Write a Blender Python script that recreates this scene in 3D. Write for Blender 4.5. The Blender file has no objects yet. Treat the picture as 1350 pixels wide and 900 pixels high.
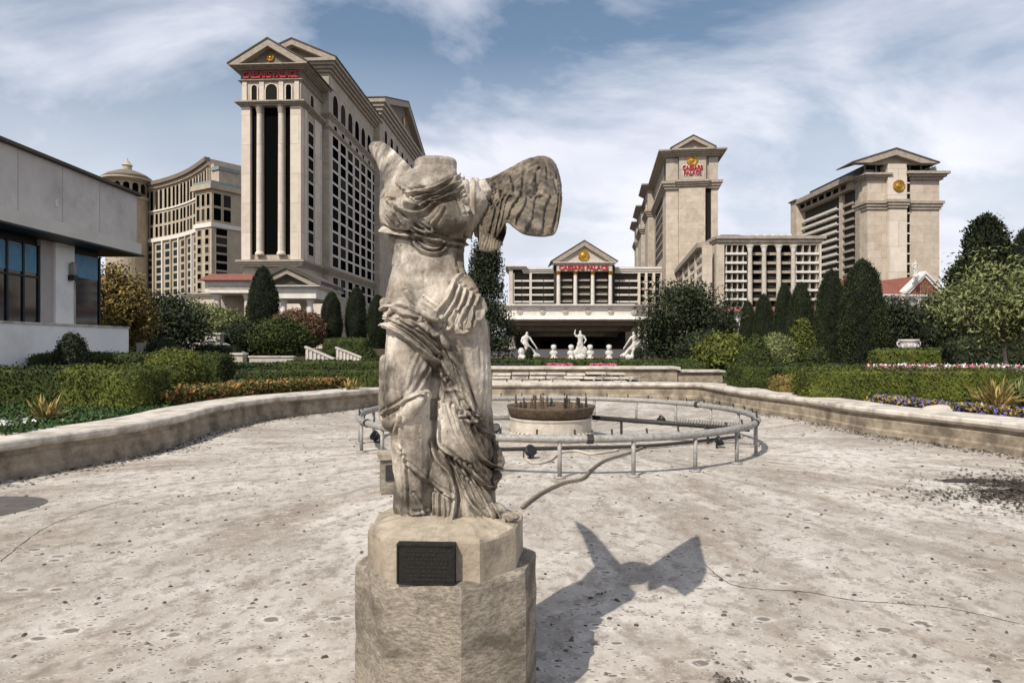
import bpy, bmesh, math, random
import numpy as np
from mathutils import Vector, Matrix, noise

random.seed(7)
rng = np.random.default_rng(7)
R = math.radians
scene = bpy.context.scene
COL = scene.collection

# ------------------------------------------------------------------ camera
CAMZ = 1.8
F = 900.0            # focal length in photograph pixels (1350 wide) = 24 mm on 36 mm
HY = 455.0           # horizon row in the photograph
cam_d = bpy.data.cameras.new("camera")
cam_d.sensor_width = 36.0
cam_d.lens = 24.0
cam_d.shift_y = (HY - 450.0) / 1350.0
cam_d.clip_start = 0.05
cam_d.clip_end = 6000
cam = bpy.data.objects.new("camera", cam_d)
cam.location = (0, 0, CAMZ)
cam.rotation_euler = (R(90), 0, 0)
COL.objects.link(cam)
scene.camera = cam

# ------------------------------------------------------------------ sky and sun
SUN_EL, SUN_AZ = 47.5, 34.0       # light travels away from the camera and 29 degrees to the right
w = bpy.data.worlds.new("World")
scene.world = w
w.use_nodes = True
nt = w.node_tree
nt.nodes.clear()
def N(tree, typ, **kw):
    n = tree.nodes.new(typ)
    for k, v in kw.items():
        setattr(n, k, v)
    return n
out = N(nt, 'ShaderNodeOutputWorld')
bg = N(nt, 'ShaderNodeBackground')
bg.inputs['Strength'].default_value = 0.095
sky = N(nt, 'ShaderNodeTexSky', sky_type='NISHITA', sun_disc=False)
sky.sun_elevation = R(SUN_EL)
sky.sun_rotation = R(180 + SUN_AZ)
sky.air_density = 1.3
sky.dust_density = 1.5
sky.ozone_density = 1.2
tc = N(nt, 'ShaderNodeTexCoord')
sep = N(nt, 'ShaderNodeSeparateXYZ')
nt.links.new(tc.outputs['Generated'], sep.inputs[0])
zz = N(nt, 'ShaderNodeMath', operation='MAXIMUM'); zz.inputs[1].default_value = 0.0
nt.links.new(sep.outputs['Z'], zz.inputs[0])
za = N(nt, 'ShaderNodeMath', operation='ADD'); za.inputs[1].default_value = 0.42
nt.links.new(zz.outputs[0], za.inputs[0])
dx = N(nt, 'ShaderNodeMath', operation='DIVIDE'); dy = N(nt, 'ShaderNodeMath', operation='DIVIDE')
nt.links.new(sep.outputs['X'], dx.inputs[0]); nt.links.new(za.outputs[0], dx.inputs[1])
nt.links.new(sep.outputs['Y'], dy.inputs[0]); nt.links.new(za.outputs[0], dy.inputs[1])
cv = N(nt, 'ShaderNodeCombineXYZ')
nt.links.new(dx.outputs[0], cv.inputs[0]); nt.links.new(dy.outputs[0], cv.inputs[1])
mp = N(nt, 'ShaderNodeMapping')
mp.inputs['Rotation'].default_value = (0, 0, R(-38))
mp.inputs['Location'].default_value = (3.1, 1.4, 0)
mp.inputs['Scale'].default_value = (0.8, 1.25, 1)
nt.links.new(cv.outputs[0], mp.inputs[0])
n1 = N(nt, 'ShaderNodeTexNoise'); n1.inputs['Scale'].default_value = 1.9
n1.inputs['Detail'].default_value = 9; n1.inputs['Roughness'].default_value = 0.56
n1.inputs['Distortion'].default_value = 0.5
nt.links.new(mp.outputs[0], n1.inputs['Vector'])
cr = N(nt, 'ShaderNodeValToRGB')
cr.color_ramp.elements[0].position = 0.44; cr.color_ramp.elements[0].color = (0, 0, 0, 1)
cr.color_ramp.elements[1].position = 0.63; cr.color_ramp.elements[1].color = (1, 1, 1, 1)
nt.links.new(n1.outputs['Fac'], cr.inputs[0])
# the veil of cloud thickens towards the horizon
hz = N(nt, 'ShaderNodeMapRange'); hz.inputs['From Min'].default_value = 0.06; hz.inputs['From Max'].default_value = 0.40
hz.inputs['To Min'].default_value = 0.97; hz.inputs['To Max'].default_value = 0.0
nt.links.new(sep.outputs['Z'], hz.inputs['Value'])
mx = N(nt, 'ShaderNodeMath', operation='MULTIPLY_ADD')      # veil + clouds*(0.62)
mx.inputs[1].default_value = 0.8
nt.links.new(cr.outputs['Color'], mx.inputs[0]); nt.links.new(hz.outputs[0], mx.inputs[2])
cl = N(nt, 'ShaderNodeClamp'); nt.links.new(mx.outputs[0], cl.inputs[0])
cl.inputs['Max'].default_value = 0.96
n2 = N(nt, 'ShaderNodeTexNoise'); n2.inputs['Scale'].default_value = 3.2; n2.inputs['Detail'].default_value = 7
nt.links.new(mp.outputs[0], n2.inputs['Vector'])
cc = N(nt, 'ShaderNodeValToRGB')
cc.color_ramp.elements[0].position = 0.35; cc.color_ramp.elements[0].color = (7.3, 7.5, 8.6, 1)
cc.color_ramp.elements[1].position = 0.65; cc.color_ramp.elements[1].color = (9.1, 9.2, 9.9, 1)
nt.links.new(n2.outputs['Fac'], cc.inputs[0])
mix = N(nt, 'ShaderNodeMixRGB')
nt.links.new(cl.outputs[0], mix.inputs['Fac'])
nt.links.new(sky.outputs[0], mix.inputs['Color1'])
nt.links.new(cc.outputs[0], mix.inputs['Color2'])
nt.links.new(mix.outputs[0], bg.inputs['Color'])
nt.links.new(bg.outputs[0], out.inputs['Surface'])

sd = bpy.data.lights.new("sun", 'SUN')
sd.energy = 4.3
sd.angle = R(0.5)
sd.color = (1.0, 0.94, 0.85)
so = bpy.data.objects.new("sun", sd)
tosun = Vector((-math.sin(R(SUN_AZ)) * math.cos(R(SUN_EL)), -math.cos(R(SUN_AZ)) * math.cos(R(SUN_EL)), math.sin(R(SUN_EL))))
so.rotation_euler = tosun.to_track_quat('Z', 'Y').to_euler()
so.location = (0, -20, 40)
COL.objects.link(so)

scene.view_settings.view_transform = 'Standard'
scene.view_settings.look = 'None'
scene.view_settings.exposure = 0.2
scene.view_settings.gamma = 1.0
scene.view_settings.use_curve_mapping = False
scene.render.resolution_x = 1024
scene.render.resolution_y = 682
scene.render.engine = 'CYCLES'

# ------------------------------------------------------------------ calibration helpers
def PX(px, Y): return (px - 675.0) / F * Y          # world X of photo column at distance Y
def PZ(py, Y): return CAMZ + (HY - py) / F * Y      # world Z of photo row at distance Y

# ------------------------------------------------------------------ materials
MAT = {}
def mat(name, c1, c2=None, scale=3.0, rough=0.8, bump=0.0, bscale=20.0, detail=6, stretch=(1, 1, 1),
        stain=None, sscale=1.2, slo=0.5, shi=0.65, smix=0.8, speck=None, spscale=40, spt=0.2,
        metal=0.0, spec=0.4, brick=None, island=0.0, rot=(0, 0, 0), emis=None):
    m = bpy.data.materials.new(name)
    m.use_nodes = True
    t = m.node_tree
    t.nodes.clear()
    o = N(t, 'ShaderNodeOutputMaterial')
    p = N(t, 'ShaderNodeBsdfPrincipled')
    t.links.new(p.outputs[0], o.inputs['Surface'])
    p.inputs['Roughness'].default_value = rough
    p.inputs['Metallic'].default_value = metal
    p.inputs['Specular IOR Level'].default_value = spec
    tc = N(t, 'ShaderNodeTexCoord')
    mpn = N(t, 'ShaderNodeMapping')
    mpn.inputs['Scale'].default_value = stretch
    mpn.inputs['Rotation'].default_value = rot
    t.links.new(tc.outputs['Object'], mpn.inputs[0])
    c2 = c2 or tuple(x * 0.8 for x in c1)
    nz = N(t, 'ShaderNodeTexNoise')
    nz.inputs['Scale'].default_value = scale; nz.inputs['Detail'].default_value = detail
    nz.inputs['Roughness'].default_value = 0.65
    t.links.new(mpn.outputs[0], nz.inputs['Vector'])
    rp = N(t, 'ShaderNodeValToRGB')
    rp.color_ramp.elements[0].position = 0.34; rp.color_ramp.elements[0].color = (*c2, 1)
    rp.color_ramp.elements[1].position = 0.66; rp.color_ramp.elements[1].color = (*c1, 1)
    t.links.new(nz.outputs['Fac'], rp.inputs[0])
    cur = rp.outputs[0]
    if stain:
        ns = N(t, 'ShaderNodeTexNoise'); ns.inputs['Scale'].default_value = sscale
        ns.inputs['Detail'].default_value = 8; ns.inputs['Roughness'].default_value = 0.68
        t.links.new(mpn.outputs[0], ns.inputs['Vector'])
        mr = N(t, 'ShaderNodeMapRange'); mr.inputs['From Min'].default_value = slo; mr.inputs['From Max'].default_value = shi
        mr.inputs['To Max'].default_value = smix
        t.links.new(ns.outputs['Fac'], mr.inputs['Value'])
        mxn = N(t, 'ShaderNodeMixRGB'); mxn.inputs['Color2'].default_value = (*stain, 1)
        t.links.new(mr.outputs[0], mxn.inputs['Fac']); t.links.new(cur, mxn.inputs['Color1'])
        cur = mxn.outputs[0]
    if speck:
        vs = N(t, 'ShaderNodeTexVoronoi'); vs.inputs['Scale'].default_value = spscale
        t.links.new(mpn.outputs[0], vs.inputs['Vector'])
        nm = N(t, 'ShaderNodeTexNoise'); nm.inputs['Scale'].default_value = spscale * 0.22; nm.inputs['Detail'].default_value = 3
        t.links.new(mpn.outputs[0], nm.inputs['Vector'])
        th = N(t, 'ShaderNodeMath', operation='MULTIPLY'); th.inputs[1].default_value = spt * 2
        t.links.new(nm.outputs['Fac'], th.inputs[0])
        lt = N(t, 'ShaderNodeMath', operation='LESS_THAN')
        t.links.new(vs.outputs['Distance'], lt.inputs[0]); t.links.new(th.outputs[0], lt.inputs[1])
        l2 = N(t, 'ShaderNodeMath', operation='MULTIPLY'); l2.inputs[1].default_value = 0.75
        t.links.new(lt.outputs[0], l2.inputs[0])
        mxn = N(t, 'ShaderNodeMixRGB'); mxn.inputs['Color2'].default_value = (*speck, 1)
        t.links.new(l2.outputs[0], mxn.inputs['Fac']); t.links.new(cur, mxn.inputs['Color1'])
        cur = mxn.outputs[0]
    if brick:
        bw, bh, bc, bm_ = brick
        sx = N(t, 'ShaderNodeSeparateXYZ'); t.links.new(tc.outputs['Object'], sx.inputs[0])
        ad = N(t, 'ShaderNodeMath', operation='ADD'); t.links.new(sx.outputs[0], ad.inputs[0]); t.links.new(sx.outputs[1], ad.inputs[1])
        cb = N(t, 'ShaderNodeCombineXYZ'); t.links.new(ad.outputs[0], cb.inputs[0]); t.links.new(sx.outputs[2], cb.inputs[1])
        bk = N(t, 'ShaderNodeTexBrick'); bk.inputs['Scale'].default_value = 1.0
        bk.inputs['Brick Width'].default_value = bw; bk.inputs['Row Height'].default_value = bh
        bk.inputs['Mortar Size'].default_value = bm_
        bk.inputs['Color1'].default_value = (1, 1, 1, 1); bk.inputs['Color2'].default_value = (0.82, 0.8, 0.78, 1)
        bk.inputs['Mortar'].default_value = (bc, bc, bc, 1)
        t.links.new(cb.outputs[0], bk.inputs['Vector'])
        mxn = N(t, 'ShaderNodeMixRGB', blend_type='MULTIPLY'); mxn.inputs['Fac'].default_value = 0.85
        t.links.new(cur, mxn.inputs['Color1']); t.links.new(bk.outputs['Color'], mxn.inputs['Color2'])
        cur = mxn.outputs[0]
    if island > 0:
        g = N(t, 'ShaderNodeNewGeometry')
        mr = N(t, 'ShaderNodeMapRange'); mr.inputs['To Min'].default_value = 1 - island; mr.inputs['To Max'].default_value = 1 + island
        t.links.new(g.outputs['Random Per Island'], mr.inputs['Value'])
        mxn = N(t, 'ShaderNodeMixRGB', blend_type='MULTIPLY'); mxn.inputs['Fac'].default_value = 1
        t.links.new(cur, mxn.inputs['Color1']); t.links.new(mr.outputs[0], mxn.inputs['Color2'])
        cur = mxn.outputs[0]
    t.links.new(cur, p.inputs['Base Color'])
    if bump > 0:
        nb = N(t, 'ShaderNodeTexNoise'); nb.inputs['Scale'].default_value = bscale; nb.inputs['Detail'].default_value = 8
        nb.inputs['Roughness'].default_value = 0.7
        t.links.new(mpn.outputs[0], nb.inputs['Vector'])
        b = N(t, 'ShaderNodeBump'); b.inputs['Strength'].default_value = min(1, bump); b.inputs['Distance'].default_value = 0.6 / bscale
        t.links.new(nb.outputs['Fac'], b.inputs['Height'])
        t.links.new(b.outputs[0], p.inputs['Normal'])
    MAT[name] = m
    return m

mat('marble', (0.76, 0.685, 0.58), (0.21, 0.16, 0.108), 4.5, 0.6, 0.8, 60, stain=(0.045, 0.034, 0.024), sscale=2.7, slo=0.43, shi=0.60, smix=0.9,
    stretch=(1, 1, .75), speck=(0.12, 0.095, 0.07), spscale=30, spt=0.12)
mat('marble_wing_shaded', (0.29, 0.235, 0.17), (0.11, 0.085, 0.058), 9, 0.7, 0.9, 50, stain=(0.035, 0.028, 0.02), sscale=7, slo=0.44, shi=0.64, smix=0.85)  # darker marble for the wing: its shade put into the colour, plus stains
mat('plinth_stone', (0.46, 0.39, 0.295), (0.28, 0.23, 0.17), 6.0, 0.85, 0.7, 45, stain=(0.12, 0.10, 0.08), sscale=4, slo=0.52, shi=0.68)
mat('pedestal_stone', (0.42, 0.37, 0.30), (0.17, 0.14, 0.10), 34.0, 0.9, 1.0, 110, stretch=(1, 1, 2.6), rot=(0, R(30), 0), speck=(.06, .05, .04), spscale=50, spt=.16,
    stain=(0.075, 0.06, 0.042), sscale=2.2, slo=0.44, shi=0.60, smix=.75)
mat('bronze', (0.010, 0.010, 0.010), (0.022, 0.02, 0.016), 30, 0.6, 0.5, 80, spec=.2)
mat('bronze_letter', (0.03, 0.027, 0.022), None, 30, 0.5, spec=.2)
mat('basin_wall', (0.42, 0.35, 0.26), (0.24, 0.19, 0.135), 3, 0.88, 0.8, 30, stain=(0.085, 0.066, 0.048), sscale=1.8, slo=0.44, shi=0.64, smix=0.8)
mat('coping', (0.66, 0.60, 0.52), (0.50, 0.45, 0.38), 4, 0.85, 0.4, 40, stain=(0.17, 0.145, 0.115), sscale=2.2, slo=0.45, shi=0.66, smix=0.75)
def floor_material():
    m = bpy.data.materials.new('basin_floor'); m.use_nodes = True; t = m.node_tree; t.nodes.clear()
    o = N(t, 'ShaderNodeOutputMaterial'); p = N(t, 'ShaderNodeBsdfPrincipled'); t.links.new(p.outputs[0], o.inputs['Surface'])
    p.inputs['Roughness'].default_value = .9; p.inputs['Specular IOR Level'].default_value = .25
    tc = N(t, 'ShaderNodeTexCoord')
    def noise_(scale, stretch=(1, 1, 1), rot=0, detail=8, rough=.6, dist=0):
        mp_ = N(t, 'ShaderNodeMapping'); mp_.inputs['Scale'].default_value = stretch; mp_.inputs['Rotation'].default_value = (0, 0, R(rot))
        t.links.new(tc.outputs['Object'], mp_.inputs[0])
        n_ = N(t, 'ShaderNodeTexNoise'); n_.inputs['Scale'].default_value = scale; n_.inputs['Detail'].default_value = detail
        n_.inputs['Roughness'].default_value = rough; n_.inputs['Distortion'].default_value = dist
        t.links.new(mp_.outputs[0], n_.inputs['Vector']); return n_.outputs['Fac'], mp_.outputs[0]
    def mr(v, a, b, c=0., d=1.):
        q = N(t, 'ShaderNodeMapRange'); q.inputs['From Min'].default_value = a; q.inputs['From Max'].default_value = b
        q.inputs['To Min'].default_value = c; q.inputs['To Max'].default_value = d; t.links.new(v, q.inputs['Value']); return q.outputs[0]
    def mixc(f, a, b, mode='MIX'):
        q = N(t, 'ShaderNodeMixRGB', blend_type=mode)
        if isinstance(f, float): q.inputs['Fac'].default_value = f
        else: t.links.new(f, q.inputs['Fac'])
        for k, v in (('Color1', a), ('Color2', b)):
            if isinstance(v, tuple): q.inputs[k].default_value = (*v, 1)
            else: t.links.new(v, q.inputs[k])
        return q.outputs[0]
    def mul(a, b):
        q = N(t, 'ShaderNodeMath', operation='MULTIPLY'); t.links.new(a, q.inputs[0])
        if isinstance(b, float): q.inputs[1].default_value = b
        else: t.links.new(b, q.inputs[1])
        return q.outputs[0]
    big, _ = noise_(.28, detail=5, dist=.6)
    # drying marks run outwards from the fountain
    sx_ = N(t, 'ShaderNodeSeparateXYZ'); t.links.new(tc.outputs['Object'], sx_.inputs[0])
    def mth(op, a, b=None):
        q = N(t, 'ShaderNodeMath', operation=op); t.links.new(a, q.inputs[0])
        if isinstance(b, float): q.inputs[1].default_value = b
        elif b is not None: t.links.new(b, q.inputs[1])
        return q.outputs[0]
    ux = mth('SUBTRACT', sx_.outputs[0], .8); uy = mth('SUBTRACT', sx_.outputs[1], 12.85); ny_ = mth('MULTIPLY', uy, -1.0)
    an = mth('ARCTAN2', ux, ny_); rd = mth('SQRT', mth('ADD', mth('MULTIPLY', ux, ux), mth('MULTIPLY', uy, uy)))
    def polar(ka, kr, sc, dist=.5):
        cbn = N(t, 'ShaderNodeCombineXYZ'); t.links.new(mth('MULTIPLY', an, ka), cbn.inputs[0]); t.links.new(mth('MULTIPLY', rd, kr), cbn.inputs[1])
        n_ = N(t, 'ShaderNodeTexNoise'); n_.inputs['Scale'].default_value = sc; n_.inputs['Detail'].default_value = 9; n_.inputs['Roughness'].default_value = .64; n_.inputs['Distortion'].default_value = dist
        t.links.new(cbn.outputs[0], n_.inputs['Vector']); return n_.outputs['Fac']
    st = polar(9.0, .50, 1.0); st2 = polar(14.0, 1.0, 1.1, .8)
    fine, _ = noise_(5.5, (1.25, 1, 1), -25, 8, .7)
    grit, _ = noise_(34, detail=6, rough=.75)
    c = mixc(mr(big, .36, .62), (.385, .345, .295), (.62, .57, .505))
    c = mixc(mul(mr(st, .49, .68), .75), c, (.25, .19, .14))
    c = mixc(mul(mr(st2, .50, .68), .65), c, (.22, .18, .145))
    c = mixc(mul(mr(st, .46, .30), .6), c, (.70, .655, .59))
    c = mixc(mul(mr(fine, .49, .62), .7), c, (.22, .18, .14))
    c = mixc(mr(grit, .3, .7, 0., 1.), mixc(1.0, c, (.78, .77, .76), 'MULTIPLY'), c)
    for sc, thr, seedrot, st_ in ((2.3, .10, 20, (1, 1.4, 1)), (4.6, .13, 75, (1, 1.8, 1)), (8.5, .17, -33, (1, 1.9, 1)), (15, .20, 60, (1, 1.6, 1))):
        gate, vec = noise_(sc * .16, st_, seedrot, 4, .6)
        v = N(t, 'ShaderNodeTexVoronoi'); v.inputs['Scale'].default_value = sc; t.links.new(vec, v.inputs['Vector'])
        wob, _ = noise_(sc * 4, detail=3)
        dd = N(t, 'ShaderNodeMath', operation='MULTIPLY_ADD'); t.links.new(wob, dd.inputs[0]); dd.inputs[1].default_value = .14; t.links.new(v.outputs['Distance'], dd.inputs[2])
        g = mr(gate, .28, .62, .0, thr)
        sub = N(t, 'ShaderNodeMath', operation='SUBTRACT'); t.links.new(dd.outputs[0], sub.inputs[0]); t.links.new(g, sub.inputs[1])
        halo = mr(sub.outputs[0], .23, .12); core = mr(sub.outputs[0], .135, .095)
        live = mr(gate, .34, .40)
        c = mixc(mul(mul(halo, live), .35), c, (.78, .73, .66)); c = mixc(mul(mul(core, live), .85), c, (.12, .10, .082))
    t.links.new(c, p.inputs['Base Color'])
    b = N(t, 'ShaderNodeBump'); b.inputs['Strength'].default_value = .55; b.inputs['Distance'].default_value = .02
    hh = N(t, 'ShaderNodeMath', operation='ADD'); t.links.new(fine, hh.inputs[0]); t.links.new(mul(grit, .5), hh.inputs[1]); t.links.new(hh.outputs[0], b.inputs['Height']); t.links.new(b.outputs[0], p.inputs['Normal'])
    MAT['basin_floor'] = m
floor_material()
mat('soil', (0.10, 0.075, 0.05), (0.055, 0.042, 0.03), 4, 0.95, 0.8, 20)
mat('steel', (0.40, 0.385, 0.36), (0.20, 0.185, 0.165), 18, 0.65, 0.4, 60, metal=0.15, stain=(0.12, 0.09, 0.06), sscale=9, slo=0.55, shi=0.7)
mat('dark_steel', (0.06, 0.055, 0.05), (0.03, 0.028, 0.025), 20, 0.6, 0.3, 60, metal=0.4)
mat('rust', (0.14, 0.095, 0.055), (0.05, 0.037, 0.027), 14, 0.85, 0.7, 60)
mat('hose', (0.26, 0.22, 0.165), (0.13, 0.105, 0.075), 30, 0.7)
mat('concrete_pale', (0.58, 0.52, 0.44), (0.40, 0.35, 0.285), 5, 0.88, 0.4, 40, stain=(0.3, 0.27, 0.23), sscale=4, slo=0.55, shi=0.7)
mat('black_plastic', (0.015, 0.015, 0.016), None, 10, 0.45)
mat('debris', (0.085, 0.065, 0.045), (0.03, 0.024, 0.018), 10, 0.9, island=0.5)
mat('pebble', (0.13, 0.11, 0.09), (0.06, 0.05, 0.042), 10, 0.9, island=0.5)
# buildings
mat('tower_stone', (0.49, 0.43, 0.355), (0.36, 0.31, 0.25), 0.35, 0.88, stain=(0.31, 0.26, 0.2), sscale=0.22, slo=0.52, shi=0.7, smix=0.6, brick=(3.4, 5.2, 0.55, 0.06))
mat('tower_pale', (0.66, 0.58, 0.49), (0.56, 0.485, 0.40), 0.4, 0.88, brick=(6, 9, 0.62, 0.10))
mat('tower_trim', (0.38, 0.325, 0.26), (0.25, 0.21, 0.165), 0.8, 0.88)
mat('tower_dark', (0.20, 0.165, 0.12), (0.13, 0.105, 0.08), 0.8, 0.88)
mat('white_trim', (0.70, 0.66, 0.60), (0.56, 0.52, 0.47), 0.7, 0.85)
mat('resort_stone', (0.44, 0.37, 0.275), (0.33, 0.275, 0.20), 0.15, 0.88)
mat('pale_panel', (0.56, 0.48, 0.385), (0.44, 0.37, 0.295), 0.3, 0.9, stain=(0.36, 0.3, 0.23), sscale=0.35, slo=0.52, shi=0.66, smix=0.6, brick=(5, 2.9, 0.6, 0.05))
mat('glass_dark', (0.006, 0.006, 0.007), (0.012, 0.012, 0.013), 0.5, 0.6, spec=0.0)
mat('glass_blue', (0.012, 0.026, 0.036), (0.006, 0.012, 0.016), 1.2, 0.06, spec=0.8)
mat('shade_blue', (0.10, 0.28, 0.42), (0.07, 0.21, 0.33), 3, 0.5)
mat('stucco_white', (0.88, 0.85, 0.80), (0.80, 0.77, 0.73), 0.7, 0.9, stain=(0.55, 0.51, 0.47), sscale=0.5, slo=0.52, shi=0.72, smix=0.5, bump=0.2, bscale=14)
mat('stucco_grey', (0.64, 0.585, 0.54), (0.53, 0.48, 0.44), 1.0, 0.9, bump=0.25, bscale=14, stain=(0.33, 0.29, 0.27), sscale=0.6, slo=0.5, shi=0.7, smix=0.6)
mat('fascia', (0.70, 0.65, 0.56), (0.62, 0.57, 0.5), 0.8, 0.85)
mat('frame_black', (0.012, 0.012, 0.012), None, 3, 0.5)
mat('pier_beige', (0.46, 0.41, 0.38), (0.40, 0.36, 0.33), 3, 0.85)
mat('gold', (0.52, 0.30, 0.05), (0.32, 0.17, 0.03), 2, 0.35, metal=0.7)
mat('sign_red', (0.40, 0.012, 0.016), (0.32, 0.01, 0.012), 2, 0.45)
mat('sign_white', (0.75, 0.72, 0.68), None, 2, 0.6)
mat('roof_red', (0.30, 0.11, 0.075), (0.20, 0.07, 0.05), 2.5, 0.85, brick=(0.45, 60, 0.45, 0.09))
mat('roof_teal', (0.22, 0.26, 0.26), (0.15, 0.19, 0.19), 0.4, 0.5)
mat('roof_dark', (0.10, 0.085, 0.065), (0.065, 0.055, 0.045), 0.6, 0.85)
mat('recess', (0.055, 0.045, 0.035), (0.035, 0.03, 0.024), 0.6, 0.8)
mat('statue_white', (0.70, 0.67, 0.63), (0.42, 0.39, 0.35), 6, 0.6, 0.5, 14, stain=(.25, .22, .19), sscale=5, slo=.5, shi=.66, smix=.7)
mat('garden_stone', (0.55, 0.49, 0.42), (0.42, 0.37, 0.31), 2, 0.88, stain=(0.27, 0.23, 0.19), sscale=1.4, slo=0.5, shi=0.68, bump=0.4, bscale=20)
g_ = MAT['glass_dark'].node_tree; p_ = [n for n in g_.nodes if n.type == 'BSDF_PRINCIPLED'][0]
oi = N(g_, 'ShaderNodeObjectInfo'); wr_ = N(g_, 'ShaderNodeValToRGB'); g_.links.new(oi.outputs['Random'], wr_.inputs[0])
wr_.color_ramp.elements[0].color = (.004, .004, .004, 1); wr_.color_ramp.elements[1].color = (.05, .044, .036, 1); wr_.color_ramp.elements[0].position = .55
g_.links.new(wr_.outputs[0], p_.inputs['Base Color'])
# plants
def leafmat(name, c1, c2, isl=0.55, rough=0.75):
    return mat(name, c1, c2, 1.6, rough, island=isl, spec=0.25)
leafmat('leaf_hedge', (0.054, 0.072, 0.012), (0.018, 0.027, 0.006), 0.5)
leafmat('leaf_bright', (0.115, 0.132, 0.02), (0.038, 0.05, 0.009), 0.5)
leafmat('leaf_mid', (0.135, 0.15, 0.024), (0.05, 0.062, 0.011), 0.5)
leafmat('leaf_dark', (0.034, 0.044, 0.016), (0.012, 0.018, 0.008), 0.75)
leafmat('leaf_cypress', (0.036, 0.048, 0.014), (0.012, 0.018, 0.007), 0.8)
leafmat('leaf_olive', (0.19, 0.205, 0.075), (0.08, 0.095, 0.035), 0.65)
leafmat('leaf_autumn', (0.25, 0.165, 0.045), (0.10, 0.085, 0.025), 0.7)
leafmat('leaf_brown', (0.17, 0.095, 0.05), (0.09, 0.05, 0.03), 0.6)
leafmat('leaf_lawn', (0.04, 0.075, 0.018), (0.025, 0.05, 0.013), 0.6)
leafmat('petal_red', (0.34, 0.07, 0.04), (0.26, 0.10, 0.03), 0.5)
leafmat('petal_orange', (0.34, 0.21, 0.08), (0.2, 0.12, 0.04), 0.5)
leafmat('petal_pink', (0.62, 0.22, 0.28), (0.5, 0.12, 0.2), 0.4)
leafmat('petal_white', (0.72, 0.72, 0.70), (0.6, 0.6, 0.58), 0.3)
leafmat('petal_blue', (0.13, 0.12, 0.42), (0.13, 0.09, 0.28), 0.5)
leafmat('blade_yellow', (0.36, 0.26, 0.09), (0.2, 0.16, 0.05), 0.5)
mat('bark', (0.16, 0.12, 0.085), (0.09, 0.068, 0.05), 9, 0.95, 0.9, 40, stretch=(1, 1, 0.3))
mat('bark_pale', (0.42, 0.35, 0.27), (0.27, 0.22, 0.17), 9, 0.9, 0.8, 40, stretch=(1, 1, 0.3))

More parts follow.
